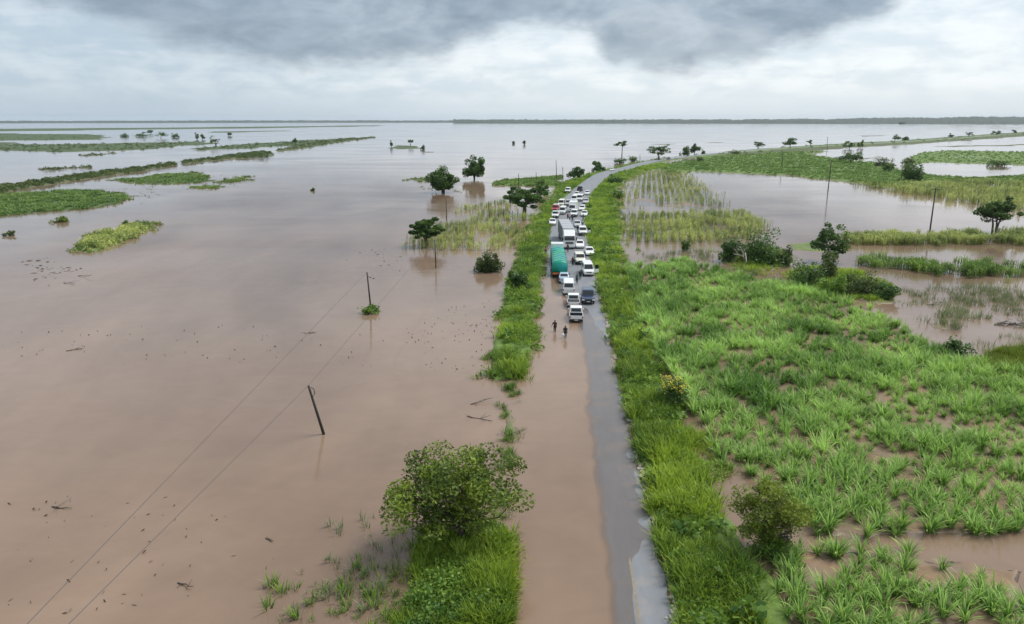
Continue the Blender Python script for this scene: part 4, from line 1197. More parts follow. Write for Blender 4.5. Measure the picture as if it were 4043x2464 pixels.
M_GLASS = mat_pbr('car glass', (0.018, 0.022, 0.027), 0.06)
M_TYRE = mat_pbr('tyre', (0.02, 0.02, 0.02), 0.85)
M_RIM = mat_pbr('rim', (0.42, 0.42, 0.43), 0.35, 0.8)
M_BLACK = mat_pbr('black plastic', (0.025, 0.025, 0.027), 0.6)
M_LAMP = mat_pbr('lamp glass', (0.82, 0.84, 0.85), 0.1)
M_RED = mat_pbr('tail lamp', (0.45, 0.015, 0.012), 0.25)
M_PLATE = mat_pbr('number plate', (0.75, 0.73, 0.62), 0.5)
M_STEEL = mat_pbr('truck chassis', (0.05, 0.05, 0.052), 0.7)
PW, PB = paint('white', (0.80, 0.80, 0.79)), paint('dark blue', (0.018, 0.035, 0.085))
PR, PC, PS = paint('red', (0.45, 0.02, 0.025)), paint('cream', (0.78, 0.74, 0.63)), paint('silver', (0.50, 0.52, 0.54))
PD = paint('charcoal', (0.035, 0.038, 0.042)); PT = paint('teal', (0.04, 0.16, 0.18))


def pane(name, q, u0, u1, v0, v1, mat, parent, off=0.012, th=0.02):
    """thin panel lying on the quad q (4 corners: bottom-left, bottom-right, top-right, top-left seen from outside)"""
    q = [Vector(p) for p in q]
    def at_(u, v): return q[0].lerp(q[1], u).lerp(q[3].lerp(q[2], u), v)
    c = [at_(u0, v0), at_(u1, v0), at_(u1, v1), at_(u0, v1)]
    nrm = (c[1] - c[0]).cross(c[3] - c[0]).normalized()
    m = MB(); m.add([p - nrm * th for p in c] + [p + nrm * off for p in c], [(0, 3, 2, 1), (4, 5, 6, 7), (0, 1, 5, 4), (1, 2, 6, 5), (2, 3, 7, 6), (3, 0, 4, 7)])
    return m.build(name, mat, parent)


def wheel(x, y, r, w, parent, sides=14):
    e = bpy.data.objects.new('wheel', None); e.empty_display_size = .2; e.location = (x, y, r); link(e, parent)
    m = MB(); m.lathe_x([(-w / 2, r * .7), (-w / 2 + .02, r * .97), (0, r), (w / 2 - .02, r * .97), (w / 2, r * .7)], sides); m.build('tyre', M_TYRE, e, True)
    m = MB(); m.lathe_x([(-w / 2 - .012, r * .1), (-w / 2 - .008, r * .58), (w / 2 + .008, r * .58), (w / 2 + .012, r * .1)], sides); m.build('rim', M_RIM, e)
    return e


KIND = {  # L, W, H, belt, bonnet lip, windscreen foot y, roof front y, roof rear y, rear foot y, tail height, wheels, side panes
    'sedan': (4.4, 1.72, 1.46, 0.93, 0.70, 0.85, 0.15, -0.95, -1.55, 0.95, (1.35, -1.3), 2),
    'hatch': (3.8, 1.68, 1.50, 0.95, 0.74, 0.95, 0.35, -1.35, -1.75, 0.98, (1.2, -1.2), 2),
    'suv': (4.7, 1.86, 1.82, 1.10, 0.95, 0.95, 0.45, -2.0, -2.22, 1.10, (1.45, -1.4), 3),
    'minibus': (4.9, 1.82, 2.05, 1.15, 0.98, 1.85, 1.25, -2.25, -2.38, 1.15, (1.5, -1.35), 3),
    'pickup': (5.2, 1.82, 1.76, 1.06, 0.92, 1.05, 0.50, -0.72, -0.92, 0.62, (1.6, -1.5), 2),
}


def road_at(px, py):
    x, y = G(px, py, 0.1); s, d = road_sd([x], [y])
    i = min(max(int(np.searchsorted(SCUM, s[0]) - 1), 0), len(SEG) - 1)
    z = float(road_z(s, np.clip(d, -HALF, HALF))[0]); x, y = G(px, py, z)
    return x, y, z, math.atan2(-SEG[i][0], SEG[i][1])


def place(px, py, L, facing, turn):
    x, y, z, a = road_at(px, py); a += math.radians(turn)
    ux, uy = -math.sin(a), math.cos(a)
    return (x + ux * L / 2, y + uy * L / 2, z), (a + PI if facing == 'to' else a)


def car(kind, label, px, py, facing='to', col=PW, turn=0.0, cat=None, name=None, group=None, bed_col=None, open_door=False, canopy=None):
    L, Wd, H, belt, lip, yw, yrf, yrr, yb, tail, wh, ns = KIND[kind]
    loc, rz = place(px, py, L, facing, turn)
    nm = {'sedan': 'sedan_car', 'hatch': 'hatchback_car', 'suv': 'off_road_car', 'minibus': 'minibus', 'pickup': 'pickup_truck'}[kind]
    t = thing(name or nm, label, cat or {'pickup': 'pickup', 'minibus': 'minibus'}.get(kind, 'car'), loc, rz, group)
    hw, f, b = Wd / 2, L / 2, -L / 2
    zb = 0.30 if kind in ('sedan', 'hatch') else 0.40
    st = [(f, .86, lip - .14), (f - .12, .95, lip), (f - .5, 1.0, lip + .05), (yw + .02, 1.0, belt), (0, 1.0, belt), (yb - .0, 1.0, belt)]
    if kind == 'pickup': st += [(yb - .06, 1.0, tail), (b + .1, 1.0, tail), (b + .02, .98, tail)]
    else: st += [(b + .12, .98, tail), (b, .92, tail - .2)] if yb - b > .3 else [(b + .02, .97, belt), (b, .95, belt - .25)]
    rings = [[(-hw * k * .88, y, zb), (-hw * k, y, zb + .16), (-hw * k, y, zt - .12), (-hw * k * .92, y, zt), (hw * k * .92, y, zt), (hw * k, y, zt - .12), (hw * k, y, zb + .16), (hw * k * .88, y, zb)] for y, k, zt in st]
    m = MB(); m.loft(rings); m.build('body', col, t, True, bevel=0.03)
    hb_, ht = hw * .95, hw * (.80 if kind in ('sedan', 'hatch') else .86)
    A = [(-hb_, yw, belt), (hb_, yw, belt), (hb_, yb, belt), (-hb_, yb, belt)]
    B = [(-ht, yrf, H - .05), (ht, yrf, H - .05), (ht, yrr, H - .05), (-ht, yrr, H - .05)]
    Ti = [(-ht * .8, yrf - .18, H), (ht * .8, yrf - .18, H), (ht * .8, yrr + .15, H), (-ht * .8, yrr + .15, H)]
    A0 = [(p[0], p[1], belt - .12) for p in A]
    m = MB(); m.loft([A0, A, B, Ti]); m.build('cabin', col, t, False, bevel=0.04)
    pane('windscreen', [A[1], A[0], B[0], B[1]], .06, .94, .06, .90, M_GLASS, t)
    pane('rear_window', [A[3], A[2], B[2], B[3]], .10, .90, .18, .88, M_GLASS, t)
    for sgn in (1, -1):
        q = [A[2], A[1], B[1], B[2]] if sgn > 0 else [A[0], A[3], B[3], B[0]]
        for k in range(ns):
            u0 = .06 + .88 * k / ns + .015; u1 = .06 + .88 * (k + 1) / ns - .015
            pane('side_window', q, u0, u1, .12, .86, M_GLASS, t)
        mm = MB(); mm.box((sgn * hw - .0 if sgn > 0 else -hw - .2, yw - .28, belt - .02), (hw + .2 if sgn > 0 else -hw, yw - .12, belt + .15)); mm.build('mirror', M_BLACK if col is not PW else col, t, bevel=.02)
        for wy in wh: wheel(sgn * (hw - .10), wy, .34 if zb < .35 else .38, .22, t)
        mm = MB(); mm.box((sgn * hw * .78 - .17, f - .10, lip - .30), (sgn * hw * .78 + .17, f + .015, lip - .13)); mm.build('headlight', M_LAMP, t, bevel=.02)
        zt = (tail if kind in ('sedan',) else belt) - .08
        if kind == 'pickup': zt = 1.0
        mm = MB(); mm.box((sgn * hw * .90 - .07, b - .012, zt - .30), (sgn * hw * .90 + .07, b + .06, zt)); mm.build('tail_light', M_RED, t)
        mm = MB(); mm.box((sgn * (hw + .012) - .012, yw - 1.05, belt - .2), (sgn * (hw + .012) + .012, yw - .85, belt - .16)); mm.build('door_handle', M_BLACK, t)
    mm = MB(); mm.box((-hw * .9, f - .1, zb - .02), (hw * .9, f + .05, zb + .24)); mm.build('bumper', M_BLACK if kind in ('suv', 'pickup') else col, t, bevel=.03)
    mm = MB(); mm.box((-hw * .9, b - .05, zb - .02), (hw * .9, b + .1, zb + .22)); mm.build('bumper', M_BLACK if kind in ('suv', 'pickup') else col, t, bevel=.03)
    mm = MB(); mm.box((-hw * .5, f - .06, lip - .33), (hw * .5, f + .008, lip - .16)); mm.build('grille', M_BLACK, t)
    mm = MB(); mm.box((-.24, f + .05, zb + .04), (.24, f + .062, zb + .15)); mm.build('number_plate', M_PLATE, t)
    mm = MB(); mm.box((-.24, b - .062, zb + .04), (.24, b - .05, zb + .15)); mm.build('number_plate', M_PLATE, t)
    if kind == 'pickup':
        zt = 1.08
        for sgn in (1, -1):
            mm = MB(); mm.box((sgn * (hw - .035) - .035, b + .05, tail - .05), (sgn * (hw - .035) + .035, yb - .02, zt)); mm.build('bed_side', col, t, bevel=.02)
        mm = MB(); mm.box((-hw + .07, b, tail - .1), (hw - .07, b + .055, zt)); mm.build('tailgate', col, t, bevel=.02)
        mm = MB(); mm.box((-hw + .075, b + .06, tail + .004), (hw - .075, yb - .07, tail + .03)); mm.build('bed_floor', M_BLACK, t)
        mm = MB(); mm.box((-hw + .08, yb - .075, tail + .03), (hw - .08, yb - .035, belt + .02)); mm.build('bed_liner', M_BLACK, t)
        if bed_col: mm = MB(); mm.box((-hw + .08, b + .07, zt - .14), (hw - .08, yb - .1, zt - .03)); mm.build('bed_cover', bed_col, t, bevel=.03)
        if canopy: mm = MB(); mm.loft([[(-hw + .02, b + .06, zt), (hw - .02, b + .06, zt), (hw - .02, yb - .06, zt), (-hw + .02, yb - .06, zt)], [(-hw + .14, b + .16, H + .06), (hw - .14, b + .16, H + .06), (hw - .14, yb - .02, H + .06), (-hw + .14, yb - .02, H + .06)]]); mm.build('canopy', canopy, t, bevel=.05)
    if open_door:
        sgn = -1 if facing == 'to' else 1
        d = bpy.data.objects.new('open_door', None); d.empty_display_size = .2; d.location = (sgn * hw, yw - .15, 0); d.rotation_euler = (0, 0, sgn * math.radians(62)); link(d, t)
        mm = MB(); mm.box((-.03, -1.0, zb + .1), (.03, 0, belt)); mm.build('door_panel', col, d, bevel=.02)
        mm = MB(); mm.box((-.02, -.95, belt), (.02, -.25, H - .18)); mm.build('door_window', M_GLASS, d)
    return t


G1 = 'vehicles queueing on the flooded road'
car('pickup', 'white pickup with an open dark load bed, last of the queue behind the two walkers', 1386.5, 779, 'away', PW, 0, group=G1)
car('pickup', 'white pickup with a dark bed cover next to the dark blue car', 1380, 745, 'away', PW, 0, bed_col=M_BLACK, group=G1)
car('minibus', 'white minibus with a big rear window ahead of the two white pickups', 1368, 712, 'away', PW, 0, group=G1)
car('suv', 'dark blue car facing the walkers beside the white pickups', 1415.5, 734, 'to', PB, 0, group=G1)
car('sedan', 'silver blue sedan squeezed behind the green tarpaulin lorry', 1357, 682, 'away', paint('pale blue', (0.42, 0.52, 0.62)), 0, group=G1)
car('minibus', 'white minibus with its front door standing open beside the right verge', 1417, 666, 'to', PW, 4, open_door=True, group=G1)
car('suv', 'cream off road car behind the minibus with the open door', 1398, 638, 'to', PC, 5, group=G1)
car('sedan', 'white sedan tucked against the right verge behind the open door minibus', 1420, 617, 'to', PW, 3, group=G1)
car('sedan', 'white sedan right of the white lorry cab', 1396, 599, 'to', PW, 2, group=G1)
car('suv', 'white off road car at the right verge beside the grey lorry trailer', 1403, 568, 'to', PW, 2, open_door=True, group=G1)
car('hatch', 'silver hatchback wedged beside the tail of the lorry trailer', 1390, 548, 'to', PS, 2, group=G1)
car('sedan', 'white sedan left of the lorry trailer at the verge edge', 1329, 543, 'to', PW, 0, group=G1)
car('pickup', 'white pickup behind the verge edge sedan', 1335, 526, 'to', PW, -2, group=G1)
car('minibus', 'white minibus between the red pickup and the tall white van', 1352, 517, 'to', PW, -4, group=G1)
car('pickup', 'red pickup with a white canopy at the left verge', 1334, 510, 'to', PR, -4, canopy=PW, group=G1)
car('suv', 'white off road car just behind the tail of the lorry trailer', 1380, 523, 'to', PW, -3, group=G1)
car('hatch', 'white hatchback right of the tall white van', 1399, 508, 'to', PW, -6, group=G1)
car('minibus', 'white minibus, left one of two side by side behind the tall van', 1380, 487, 'to', PW, -4, group=G1)
car('minibus', 'white minibus, right one of two side by side behind the tall van', 1394, 485, 'to', PW, -4, group=G1)
car('suv', 'white off road car at the left back end of the queue', 1365, 465, 'to', PW, 0, group=G1)
car('pickup', 'dark pickup at the middle back end of the queue', 1394, 461, 'away', PD, 0, group=G1)
car('hatch', 'white hatchback at the right back end of the queue', 1412, 470, 'to', PW, 0, group=G1)
car('sedan', 'white sedan in the right lane level with the crowd', 1405, 522, 'to', PW, -3, group=G1)
car('minibus', 'cream minibus at the left verge behind the red pickup', 1349, 498, 'to', PC, -3, group=G1)
car('hatch', 'white hatchback between the twin minibuses and the back end of the queue', 1386, 473, 'to', PW, -3, group=G1)
car('sedan', 'silver sedan at the right verge beside the twin minibuses', 1409, 491, 'to', PS, -3, group=G1)
car('pickup', 'silver pickup in the middle lane before the twin minibuses', 1366, 497, 'to', PS, -3, group=G1)
car('sedan', 'white car driving alone at the road bend', 1470, 412, 'to', PW, 0, group='cars on the dry road beyond the queue')
car('hatch', 'white car on the far road left of the tree pair', 1625, 381, 'to', PW, 0, group='cars on the dry road beyond the queue')
car('sedan', 'dark car on the far road under the open branched tree', 1606, 384, 'to', PD, 0, group='cars on the dry road beyond the queue')
car('minibus', 'white minibus on the far road under the tree pair', 1674, 376.5, 'to', PW, 0, group='cars on the dry road beyond the queue')

# tall white delivery van
loc, rz = place(1376, 512, 6.2, 'to', -4)
t = thing('box_van', 'tall white box van standing behind the lorry trailer', 'van', loc, rz, G1)
m = MB(); m.box((-1.08, -3.1, .7), (1.08, 1.35, 2.85)); m.build('cargo_box', PW, t, bevel=.04)
m = MB(); m.loft([[(-.98, 1.40, .45), (.98, 1.40, .45), (.98, 3.1, .45), (-.98, 3.1, .45)], [(-.98, 1.40, 1.25), (.98, 1.40, 1.25), (.98, 3.05, 1.25), (-.98, 3.05, 1.25)], [(-.88, 1.40, 2.15), (.88, 1.40, 2.15), (.88, 2.4, 2.15), (-.88, 2.4, 2.15)]]); m.build('cab', PW, t, bevel=.05)
pane('windscreen', [(.98, 3.05, 1.25), (-.98, 3.05, 1.25), (-.88, 2.4, 2.15), (.88, 2.4, 2.15)], .06, .94, .06, .9, M_GLASS, t)
m = MB(); m.box((-.7, 3.08, .7), (.7, 3.12, .95)); m.build('grille', M_BLACK, t)
for sx in (-1, 1):
    m = MB(); m.box((sx * .8 - .15, 3.06, .72), (sx * .8 + .15, 3.13, .95)); m.build('headlight', M_LAMP, t)
    for wy in (2.2, -1.9): wheel(sx * .9, wy, .42, .26, t)

# white lorry with the long grey trailer
LT = 17.0
loc, rz = place(1370, 600, LT, 'to', 4.0)
t = thing('articulated_lorry', 'white lorry pulling a long grey ribbed trailer down the middle of the road', 'lorry', loc, rz, G1)
f = LT / 2
m = MB(); m.loft([[(-1.22, f - 2.2, .55), (1.22, f - 2.2, .55), (1.22, f, .55), (-1.22, f, .55)], [(-1.22, f - 2.2, 1.7), (1.22, f - 2.2, 1.7), (1.22, f, 1.7), (-1.22, f, 1.7)], [(-1.15, f - 2.2, 2.75), (1.15, f - 2.2, 2.75), (1.15, f - .3, 2.75), (-1.15, f - .3, 2.75)]]); m.build('cab', PW, t, bevel=.06)
m = MB(); m.loft([[(-1.12, f - 2.2, 2.72), (1.12, f - 2.2, 2.72), (1.12, f - .5, 2.72), (-1.12, f - .5, 2.72)], [(-1.15, f - 2.3, 3.7), (1.15, f - 2.3, 3.7), (1.1, f - 1.7, 3.7), (-1.1, f - 1.7, 3.7)]]); m.build('wind_deflector', PW, t, bevel=.05)
pane('windscreen', [(1.22, f, 1.7), (-1.22, f, 1.7), (-1.15, f - .3, 2.75), (1.15, f - .3, 2.75)], .05, .95, .08, .78, M_GLASS, t)
pane('sun_visor', [(1.22, f, 1.7), (-1.22, f, 1.7), (-1.15, f - .3, 2.75), (1.15, f - .3, 2.75)], .05, .95, .84, .95, M_BLACK, t, .06)
m = MB(); m.box((-.8, f - .02, 1.05), (.8, f + .02, 1.55)); gr = m.build('grille', M_BLACK, t)
for k in range(3): m = MB(); m.box((-.75, f + .02, 1.12 + .15 * k), (.75, f + .04, 1.17 + .15 * k)); m.build('grille_bar', M_RIM, gr)
m = MB(); m.box((-1.22, f - .15, .42), (1.22, f + .08, .85)); m.build('bumper', PW, t, bevel=.04)
for sx in (-1, 1):
    m = MB(); m.box((sx * .98 - .18, f + .05, .58), (sx * .98 + .18, f + .10, .78)); m.build('headlight', M_LAMP, t)
    m = MB(); m.box((sx * 1.40 - .12, f - .25, 1.75), (sx * 1.40 + .12, f - .12, 2.45)); m.build('mirror', M_BLACK, t)
    q = [(1.22, f - 2.2, 1.7), (1.22, f, 1.7), (1.15, f - .3, 2.75), (1.15, f - 2.2, 2.75)]
    if sx < 0: q = [(-1.22, f, 1.7), (-1.22, f - 2.2, 1.7), (-1.15, f - 2.2, 2.75), (-1.15, f - .3, 2.75)]
    pane('side_window', q, .35, .88, .08, .7, M_GLASS, t)
    for wy in (f - .9, f - 3.9, f - 5.1, -f + 1.4, -f + 2.7, -f + 4.0): wheel(sx * 1.05, wy, .5, .34, t, 12)
m = MB(); m.box((-.5, -f + .3, .75), (.5, f - 1.9, 1.0)); m.build('chassis', M_STEEL, t)
MG, MGR = mat_pbr('trailer side', (0.17, 0.185, 0.19), 0.55, var=.15), mat_pbr('trailer roof', (0.36, 0.37, 0.39), 0.55, var=.2)
y0, y1 = -f, f - 2.7
m = MB(); m.box((-1.25, y0, 1.05), (1.25, y1, 3.9)); bx_ = m.build('trailer_box', MG, t, bevel=.03)
m = MB(); m.box((-1.22, y1 + .004, 1.1), (1.22, y1 + .05, 3.86)); m.build('front_wall', PW, t)
for k in range(12):
    ya = y0 + .08 + (y1 - y0 - .16) * k / 12; yb_ = ya + (y1 - y0 - .16) / 12 - .07
    m = MB(); m.box((-1.18, ya, 3.9), (1.18, yb_, 3.935 + .012 * (k % 3))); m.build('roof_panel', MGR, t)
    for sx in (-1, 1): m = MB(); m.box((sx * 1.265 - .03, ya, 1.15), (sx * 1.265 + .03, ya + .12, 3.8)); m.build('side_rib', MGR, t)

# lorry with the green tarpaulin, seen from behind
MT = bpy.data.materials.new('green tarpaulin'); MT.use_nodes = True; N = NT(MT.node_tree)
tcn = N.n('ShaderNodeTexCoord').outputs['Object']
b = N.n('ShaderNodeBsdfPrincipled'); nz = N.noise(tcn, .5, 4, .6)
N.put(b.inputs['Base Color'], N.mix(N.mr(nz, .4, .6), (0.0, 0.33, 0.17, 1), (0.0, 0.26, 0.25, 1))); b.inputs['Roughness'].default_value = 0.3
bn = N.n('ShaderNodeBump'); bn.inputs['Strength'].default_value = .6; bn.inputs['Distance'].default_value = .15; N.put(bn.inputs['Height'], N.noise(tcn, 1.6, 4, .6)); N.put(b.inputs['Normal'], bn.outputs[0])
o = N.n('ShaderNodeOutputMaterial'); N.t.links.new(b.outputs[0], o.inputs[0])
LG = 18.5
loc, rz = place(1346.5, 668, LG, 'away', 1.6)
t = thing('tarpaulin_lorry', 'long lorry whose load is covered with a shiny green tarpaulin', 'lorry', loc, rz, G1)
b0 = -LG / 2
def tarp(ya, yb_, seed):
    r = np.random.default_rng(seed); m = MB(); rings = []
    n = int((yb_ - ya) / .55)
    for k in range(n + 1):
        y = ya + (yb_ - ya) * k / n; s_ = .05 * math.sin(k * 1.9 + seed) + r.normal(0, .02); e = .16 if k in (0, n) else 0
        prof = [(-1.27, .95), (-1.29, 1.6), (-1.27 - s_, 2.35), (-1.12, 2.62 + s_ - e), (-.6, 2.78 + s_ - e), (0, 2.82 + s_ * 1.5 - e), (.6, 2.78 + s_ - e), (1.12, 2.62 + s_ - e), (1.27 + s_, 2.35), (1.29, 1.6), (1.27, .95)]
        rings.append([(x + r.normal(0, .015), y, z + r.normal(0, .015)) for x, z in prof])
    m.loft(rings); return m
tarp(b0 + .02, b0 + 11.2, 1).build('tarpaulin', MT, t, True)
tarp(b0 + 11.45, b0 + 15.4, 4).build('tarpaulin', MT, t, True)
m = MB(); m.box((-1.25, b0, .72), (1.25, b0 + 15.5, .93)); m.build('load_bed', M_STEEL, t)
for y in (b0 + .5, b0 + 2.6, b0 + 4.7, b0 + 6.8, b0 + 8.9, b0 + 10.6, b0 + 13.2):
    m = MB(); m.tube([(-1.33, y, .95), (-1.33, y, 2.38), (-1.1, y, 2.70), (0, y, 2.92), (1.1, y, 2.70), (1.33, y, 2.38), (1.33, y, .95)], [.02] * 7, 5); m.build('strap', M_TYRE, t)
m = MB(); m.loft([[(-1.22, LG / 2 - 2.4, .6), (1.22, LG / 2 - 2.4, .6), (1.22, LG / 2, .6), (-1.22, LG / 2, .6)], [(-1.22, LG / 2 - 2.4, 1.7), (1.22, LG / 2 - 2.4, 1.7), (1.22, LG / 2, 1.7), (-1.22, LG / 2, 1.7)], [(-1.18, LG / 2 - 2.4, 3.2), (1.18, LG / 2 - 2.4, 3.2), (1.18, LG / 2 - .3, 3.2), (-1.18, LG / 2 - .3, 3.2)]]); m.build('cab', PW, t, bevel=.06)
pane('windscreen', [(1.22, LG / 2, 1.7), (-1.22, LG / 2, 1.7), (-1.18, LG / 2 - .3, 3.2), (1.18, LG / 2 - .3, 3.2)], .05, .95, .06, .7, M_GLASS, t)
M_ORG = mat_pbr('orange reflector', (0.75, 0.22, 0.03), .4)
m = MB(); m.box((-1.15, b0 - .04, .55), (-.1, b0 + .0, .86)); m.build('reflector_board', M_ORG, t)
m = MB(); m.box((.1, b0 - .04, .55), (1.15, b0 + .0, .86)); m.build('reflector_board', M_LAMP, t)
m = MB(); m.box((-1.2, b0 - .02, .40), (1.2, b0 + .06, .52)); m.build('bumper', M_STEEL, t)
for sx in (-1, 1):
    m = MB(); m.box((sx * 1.18 - .05, b0 - .05, .56), (sx * 1.18 + .02, b0, .84)); m.build('tail_light', M_RED, t)
    for wy in (b0 + 1.3, b0 + 2.6, b0 + 3.9, b0 + 12.0, b0 + 13.3, LG / 2 - 1.1): wheel(sx * 1.05, wy, .5, .34, t, 12)

# ------------------------------------------------------------------ people
M_SKIN = mat_pbr('skin', (0.075, 0.042, 0.028), .5, var=.1); M_HAIR = mat_pbr('hair', (.012, .010, .009), .8)


def skin_mesh(name, pts, edges, rad, mat, parent, root=0):
    me = bpy.data.meshes.new(name); me.from_pydata(pts, edges, []); me.materials.append(mat)
    o = bpy.data.objects.new(name, me); link(o, parent)
    md = o.modifiers.new('skin', 'SKIN'); md.use_smooth_shade = True
    for i, v in enumerate(me.skin_vertices[0].data):
        r = rad[i]; v.radius = (r, r) if not isinstance(r, tuple) else r; v.use_root = (i == root)
    ss = o.modifiers.new('subdivision', 'SUBSURF'); ss.levels = 1; ss.render_levels = 1
    return o


def person(label, px, py, heading, shirt, trousers, arms=((.10, .35), (.10, .35)), stride=0.14, carry=None, z=None, group='people standing among the vehicles', H=1.72):
    """arms: (outward angle, forward angle) for left and right; heading in degrees, 0 = away from the viewer"""
    s_, d_ = road_sd(*[[v] for v in G(px, py)]); zz = float(road_z(s_, np.clip(d_, -HALF, HALF))[0]) if z is None else z
    x, y = G(px, py, max(zz, 0))
    t = thing('person', label, 'person', (x, y, zz), math.radians(heading), group)
    k = H / 1.72
    def S(p): return (p[0] * k, p[1] * k, p[2] * k)
    P_ = [(0, 0, .94), (0, .01, 1.12), (0, .0, 1.36), (0, .01, 1.47), (0, .03, 1.56), (0, .03, 1.66), (0, .10, 1.57)]
    R_ = [(.15, .11), (.135, .10), (.16, .105), .058, .082, .078, .018]
    E = [(0, 1), (1, 2), (2, 3), (3, 4), (4, 5), (4, 6)]
    hands = []
    SH = []
    for sx, (out, fw) in zip((-1, 1), arms):
        sh = Vector((sx * .19, 0, 1.40)); up = Vector((sx * math.sin(out), math.sin(fw) * .35, -math.cos(out))).normalized()
        el_ = sh + up * .29; lo_ = Vector((sx * math.sin(out) * .8, math.sin(fw), -math.cos(fw) * math.cos(out))).normalized()
        wr = el_ + lo_ * .25; pl = wr + lo_ * .07
        i = len(P_); P_ += [tuple(sh), tuple(el_), tuple(wr), tuple(pl)]; R_ += [.062, .046, .030, (.04, .022)]; E += [(2, i), (i, i + 1), (i + 1, i + 2), (i + 2, i + 3)]
        SH.append((i, i + 1))
        sidev = lo_.cross(Vector((0, 0, 1))).normalized() if abs(lo_.z) < .95 else Vector((0, 1, 0))
        for q in range(4):
            bse = pl + sidev * (q - 1.5) * .019; tip = bse + lo_ * (.075 + .012 * (1.5 - abs(q - 1.5))) + Vector((-sx * .02, .01, 0)); j = len(P_)
            mid = bse.lerp(tip, .5) + Vector((sx * .006, 0, 0)); P_ += [tuple(bse + lo_ * .02), tuple(mid), tuple(tip)]; R_ += [.0095, .009, .007]; E += [(i + 3, j), (j, j + 1), (j + 1, j + 2)]
        j = len(P_); tb = wr + lo_ * .03 + sidev * .035; P_ += [tuple(tb), tuple(tb + lo_ * .045 + sidev * .02)]; R_ += [.011, .009]; E += [(i + 2, j), (j, j + 1)]
        hands.append(pl + lo_ * .06)
    LG_ = []
    for sx, st in ((-1, stride), (1, -stride)):
        i = len(P_); kn = (sx * .10, st * .75 + .04, .50); an_ = (sx * .10, st * (1.2 if st > 0 else 1.7), .09 + (0.06 if st < 0 else 0)); to = (sx * .115, an_[1] + .17, .035)
        P_ += [(sx * .095, 0, .88), kn, an_, to]; R_ += [.09, .062, .042, (.04, .03)]; E += [(0, i), (i, i + 1), (i + 1, i + 2), (i + 2, i + 3)]; LG_.append(i)
    P_ = [S(p) for p in P_]
    body = skin_mesh('body', P_, E, R_, M_SKIN, t)
    # shirt
    ids = [0, 1, 2, SH[0][0], SH[0][1], SH[1][0], SH[1][1]]
    skin_mesh('shirt', [P_[i] for i in ids], [(0, 1), (1, 2), (2, 3), (3, 4), (2, 5), (5, 6)], [(.165, .125), (.155, .12), (.175, .12), .080, .062, .080, .062], shirt, t, 1)
    a, b_ = LG_
    def lp_(i, f): return tuple(Vector(P_[i]).lerp(Vector(P_[i + 1]), f))
    skin_mesh('trousers', [P_[0], P_[a], P_[a + 1], lp_(a + 1, .82), P_[b_], P_[b_ + 1], lp_(b_ + 1, .82)], [(0, 1), (1, 2), (2, 3), (0, 4), (4, 5), (5, 6)], [(.155, .12), .105, .078, .06, .105, .078, .06], trousers, t, 0)
    m = MB(); m.ell(S((0, .005, 1.655)), (.094, .10, .09), 10, 6); m.build('hair', M_HAIR, t, True)
    m = MB()
    for sx in (-1, 1): m.ell(S((sx * .032, .105, 1.612)), (.012, .008, .009), 6, 4)
    m.build('eyes', M_LAMP, t)
    m = MB()
    for sx in (-1, 1): m.ell(S((sx * .085, .03, 1.60)), (.012, .02, .03), 6, 4)
    m.build('ears', M_SKIN, t, True)
    m = MB(); m.ell(S((0, .108, 1.525)), (.026, .008, .007), 6, 4); m.build('mouth', M_RED, t)
    return t, [Vector(S(h)) for h in hands]


def cloth(n, c): return mat_pbr('cloth ' + n, c, .85, var=.12, scale=8)


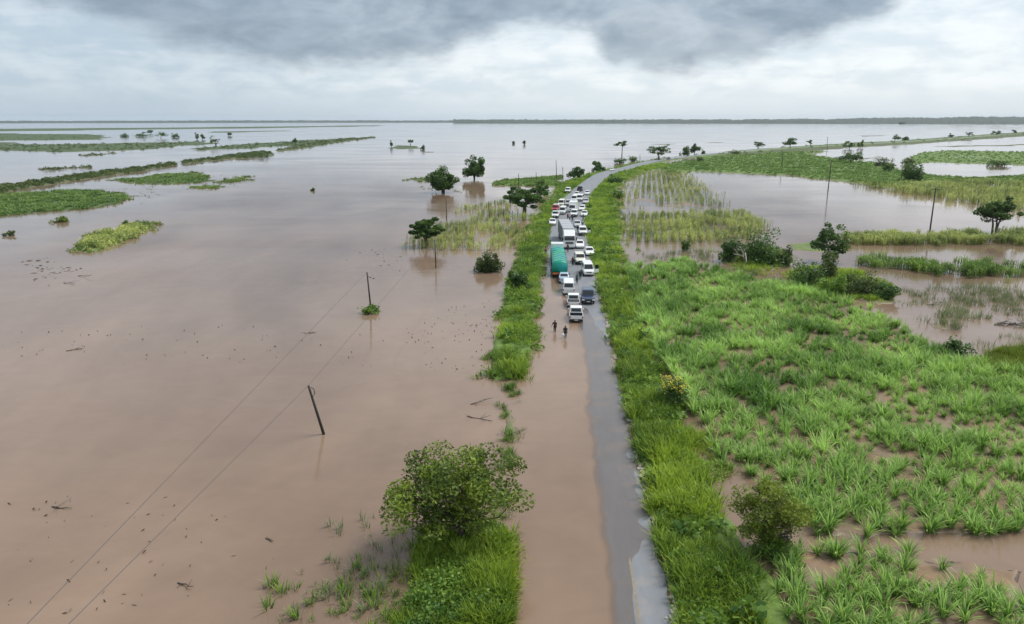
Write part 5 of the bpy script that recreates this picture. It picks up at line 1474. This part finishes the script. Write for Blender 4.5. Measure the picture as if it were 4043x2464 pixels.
t, hd = person('person in dark maroon clothes wading along the road with a thin stick in one hand', 1335, 798, 172, cloth('maroon', (.055, .016, .022)), cloth('black', (.015, .014, .018)), ((.10, .25), (.45, .5)), .12, group='people wading on the flooded road')
x, y, z = t.matrix_basis @ hd[1]
m = MB(); m.tube([(0, 0, .02), (-.55, -.1, -.02), (-1.25, -.15, -.15)], [.014, .012, .008], 5)
tag(m.build('walking_stick', M_DEAD, None, False, (x, y, z)), 'thin pale stick held out by the person in maroon', 'stick')
t, hd = person('person in black with a white bag wading beside the one in maroon', 1360, 813, 176, cloth('black', (.015, .014, .018)), cloth('black', (.015, .014, .018)), ((.12, .35), (.12, .9)), .16, group='people wading on the flooded road')
x, y, z = t.matrix_basis @ hd[1]
m = MB()
rg = [(.04, .0), (.13, -.06), (.17, -.2), (.16, -.36), (.06, -.44)]
m.loft([[(w * math.cos(a) * 1.1, w * .7 * math.sin(a), h) for a in [2 * PI * k / 10 for k in range(10)]] for w, h in rg])
for sx in (-1, 1): m.tube([(sx * .06, 0, -.02), (sx * .03, 0, .06), (0, 0, .09)], [.012] * 3, 5)
tag(m.build('carrier_bag', mat_pbr('white plastic', (.78, .8, .82), .4), None, True, (x, y, z - .06)), 'white carrier bag held by the person in black', 'bag')
crew = [('person in black standing in the open lane near the green lorry tail', 1396, 674, 20, (.015, .015, .017), (.02, .02, .025)),
        ('person in a pink shirt at the left verge beside the green tarpaulin', 1313, 613, 190, (.55, .22, .22), (.05, .05, .07)),
        ('person in a brown shirt between the two lorries', 1366, 607, 170, (.14, .05, .035), (.03, .03, .04)),
        ('person in a dark red shirt between the green lorry and the cream car', 1378, 640, 150, (.20, .03, .035), (.03, .03, .035)),
        ('person in a teal shirt in the gap below the green lorry', 1388, 684, 200, (.03, .16, .15), (.02, .02, .02)),
        ('person in a white shirt in the crowd behind the lorry trailer', 1371, 531, 160, (.75, .75, .74), (.04, .04, .06)),
        ('person in a red shirt in the crowd behind the lorry trailer', 1366, 529, 200, (.45, .03, .03), (.03, .03, .04)),
        ('person in a black shirt in the crowd behind the lorry trailer', 1377, 534, 185, (.02, .02, .02), (.05, .05, .06)),
        ('person in a navy shirt standing by the verge off road car', 1390, 560, 175, (.02, .03, .09), (.03, .03, .03)),
        ('person in a white shirt and blue trousers by the silver hatchback', 1402, 545, 170, (.75, .75, .74), (.03, .05, .15)),
        ('person in a grey shirt on the free lane behind the silver hatchback', 1403, 530, 10, (.20, .20, .22), (.03, .03, .04))]
for i, (lab, px, py, hd_, sc, tr_) in enumerate(crew):
    person(lab, px, py, hd_, cloth('shirt %d' % i, sc), cloth('trousers %d' % i, tr_), ((.1, .3 + .1 * (i % 3)), (.12, .25 + .2 * (i % 2))), .03 + .03 * (i % 3))
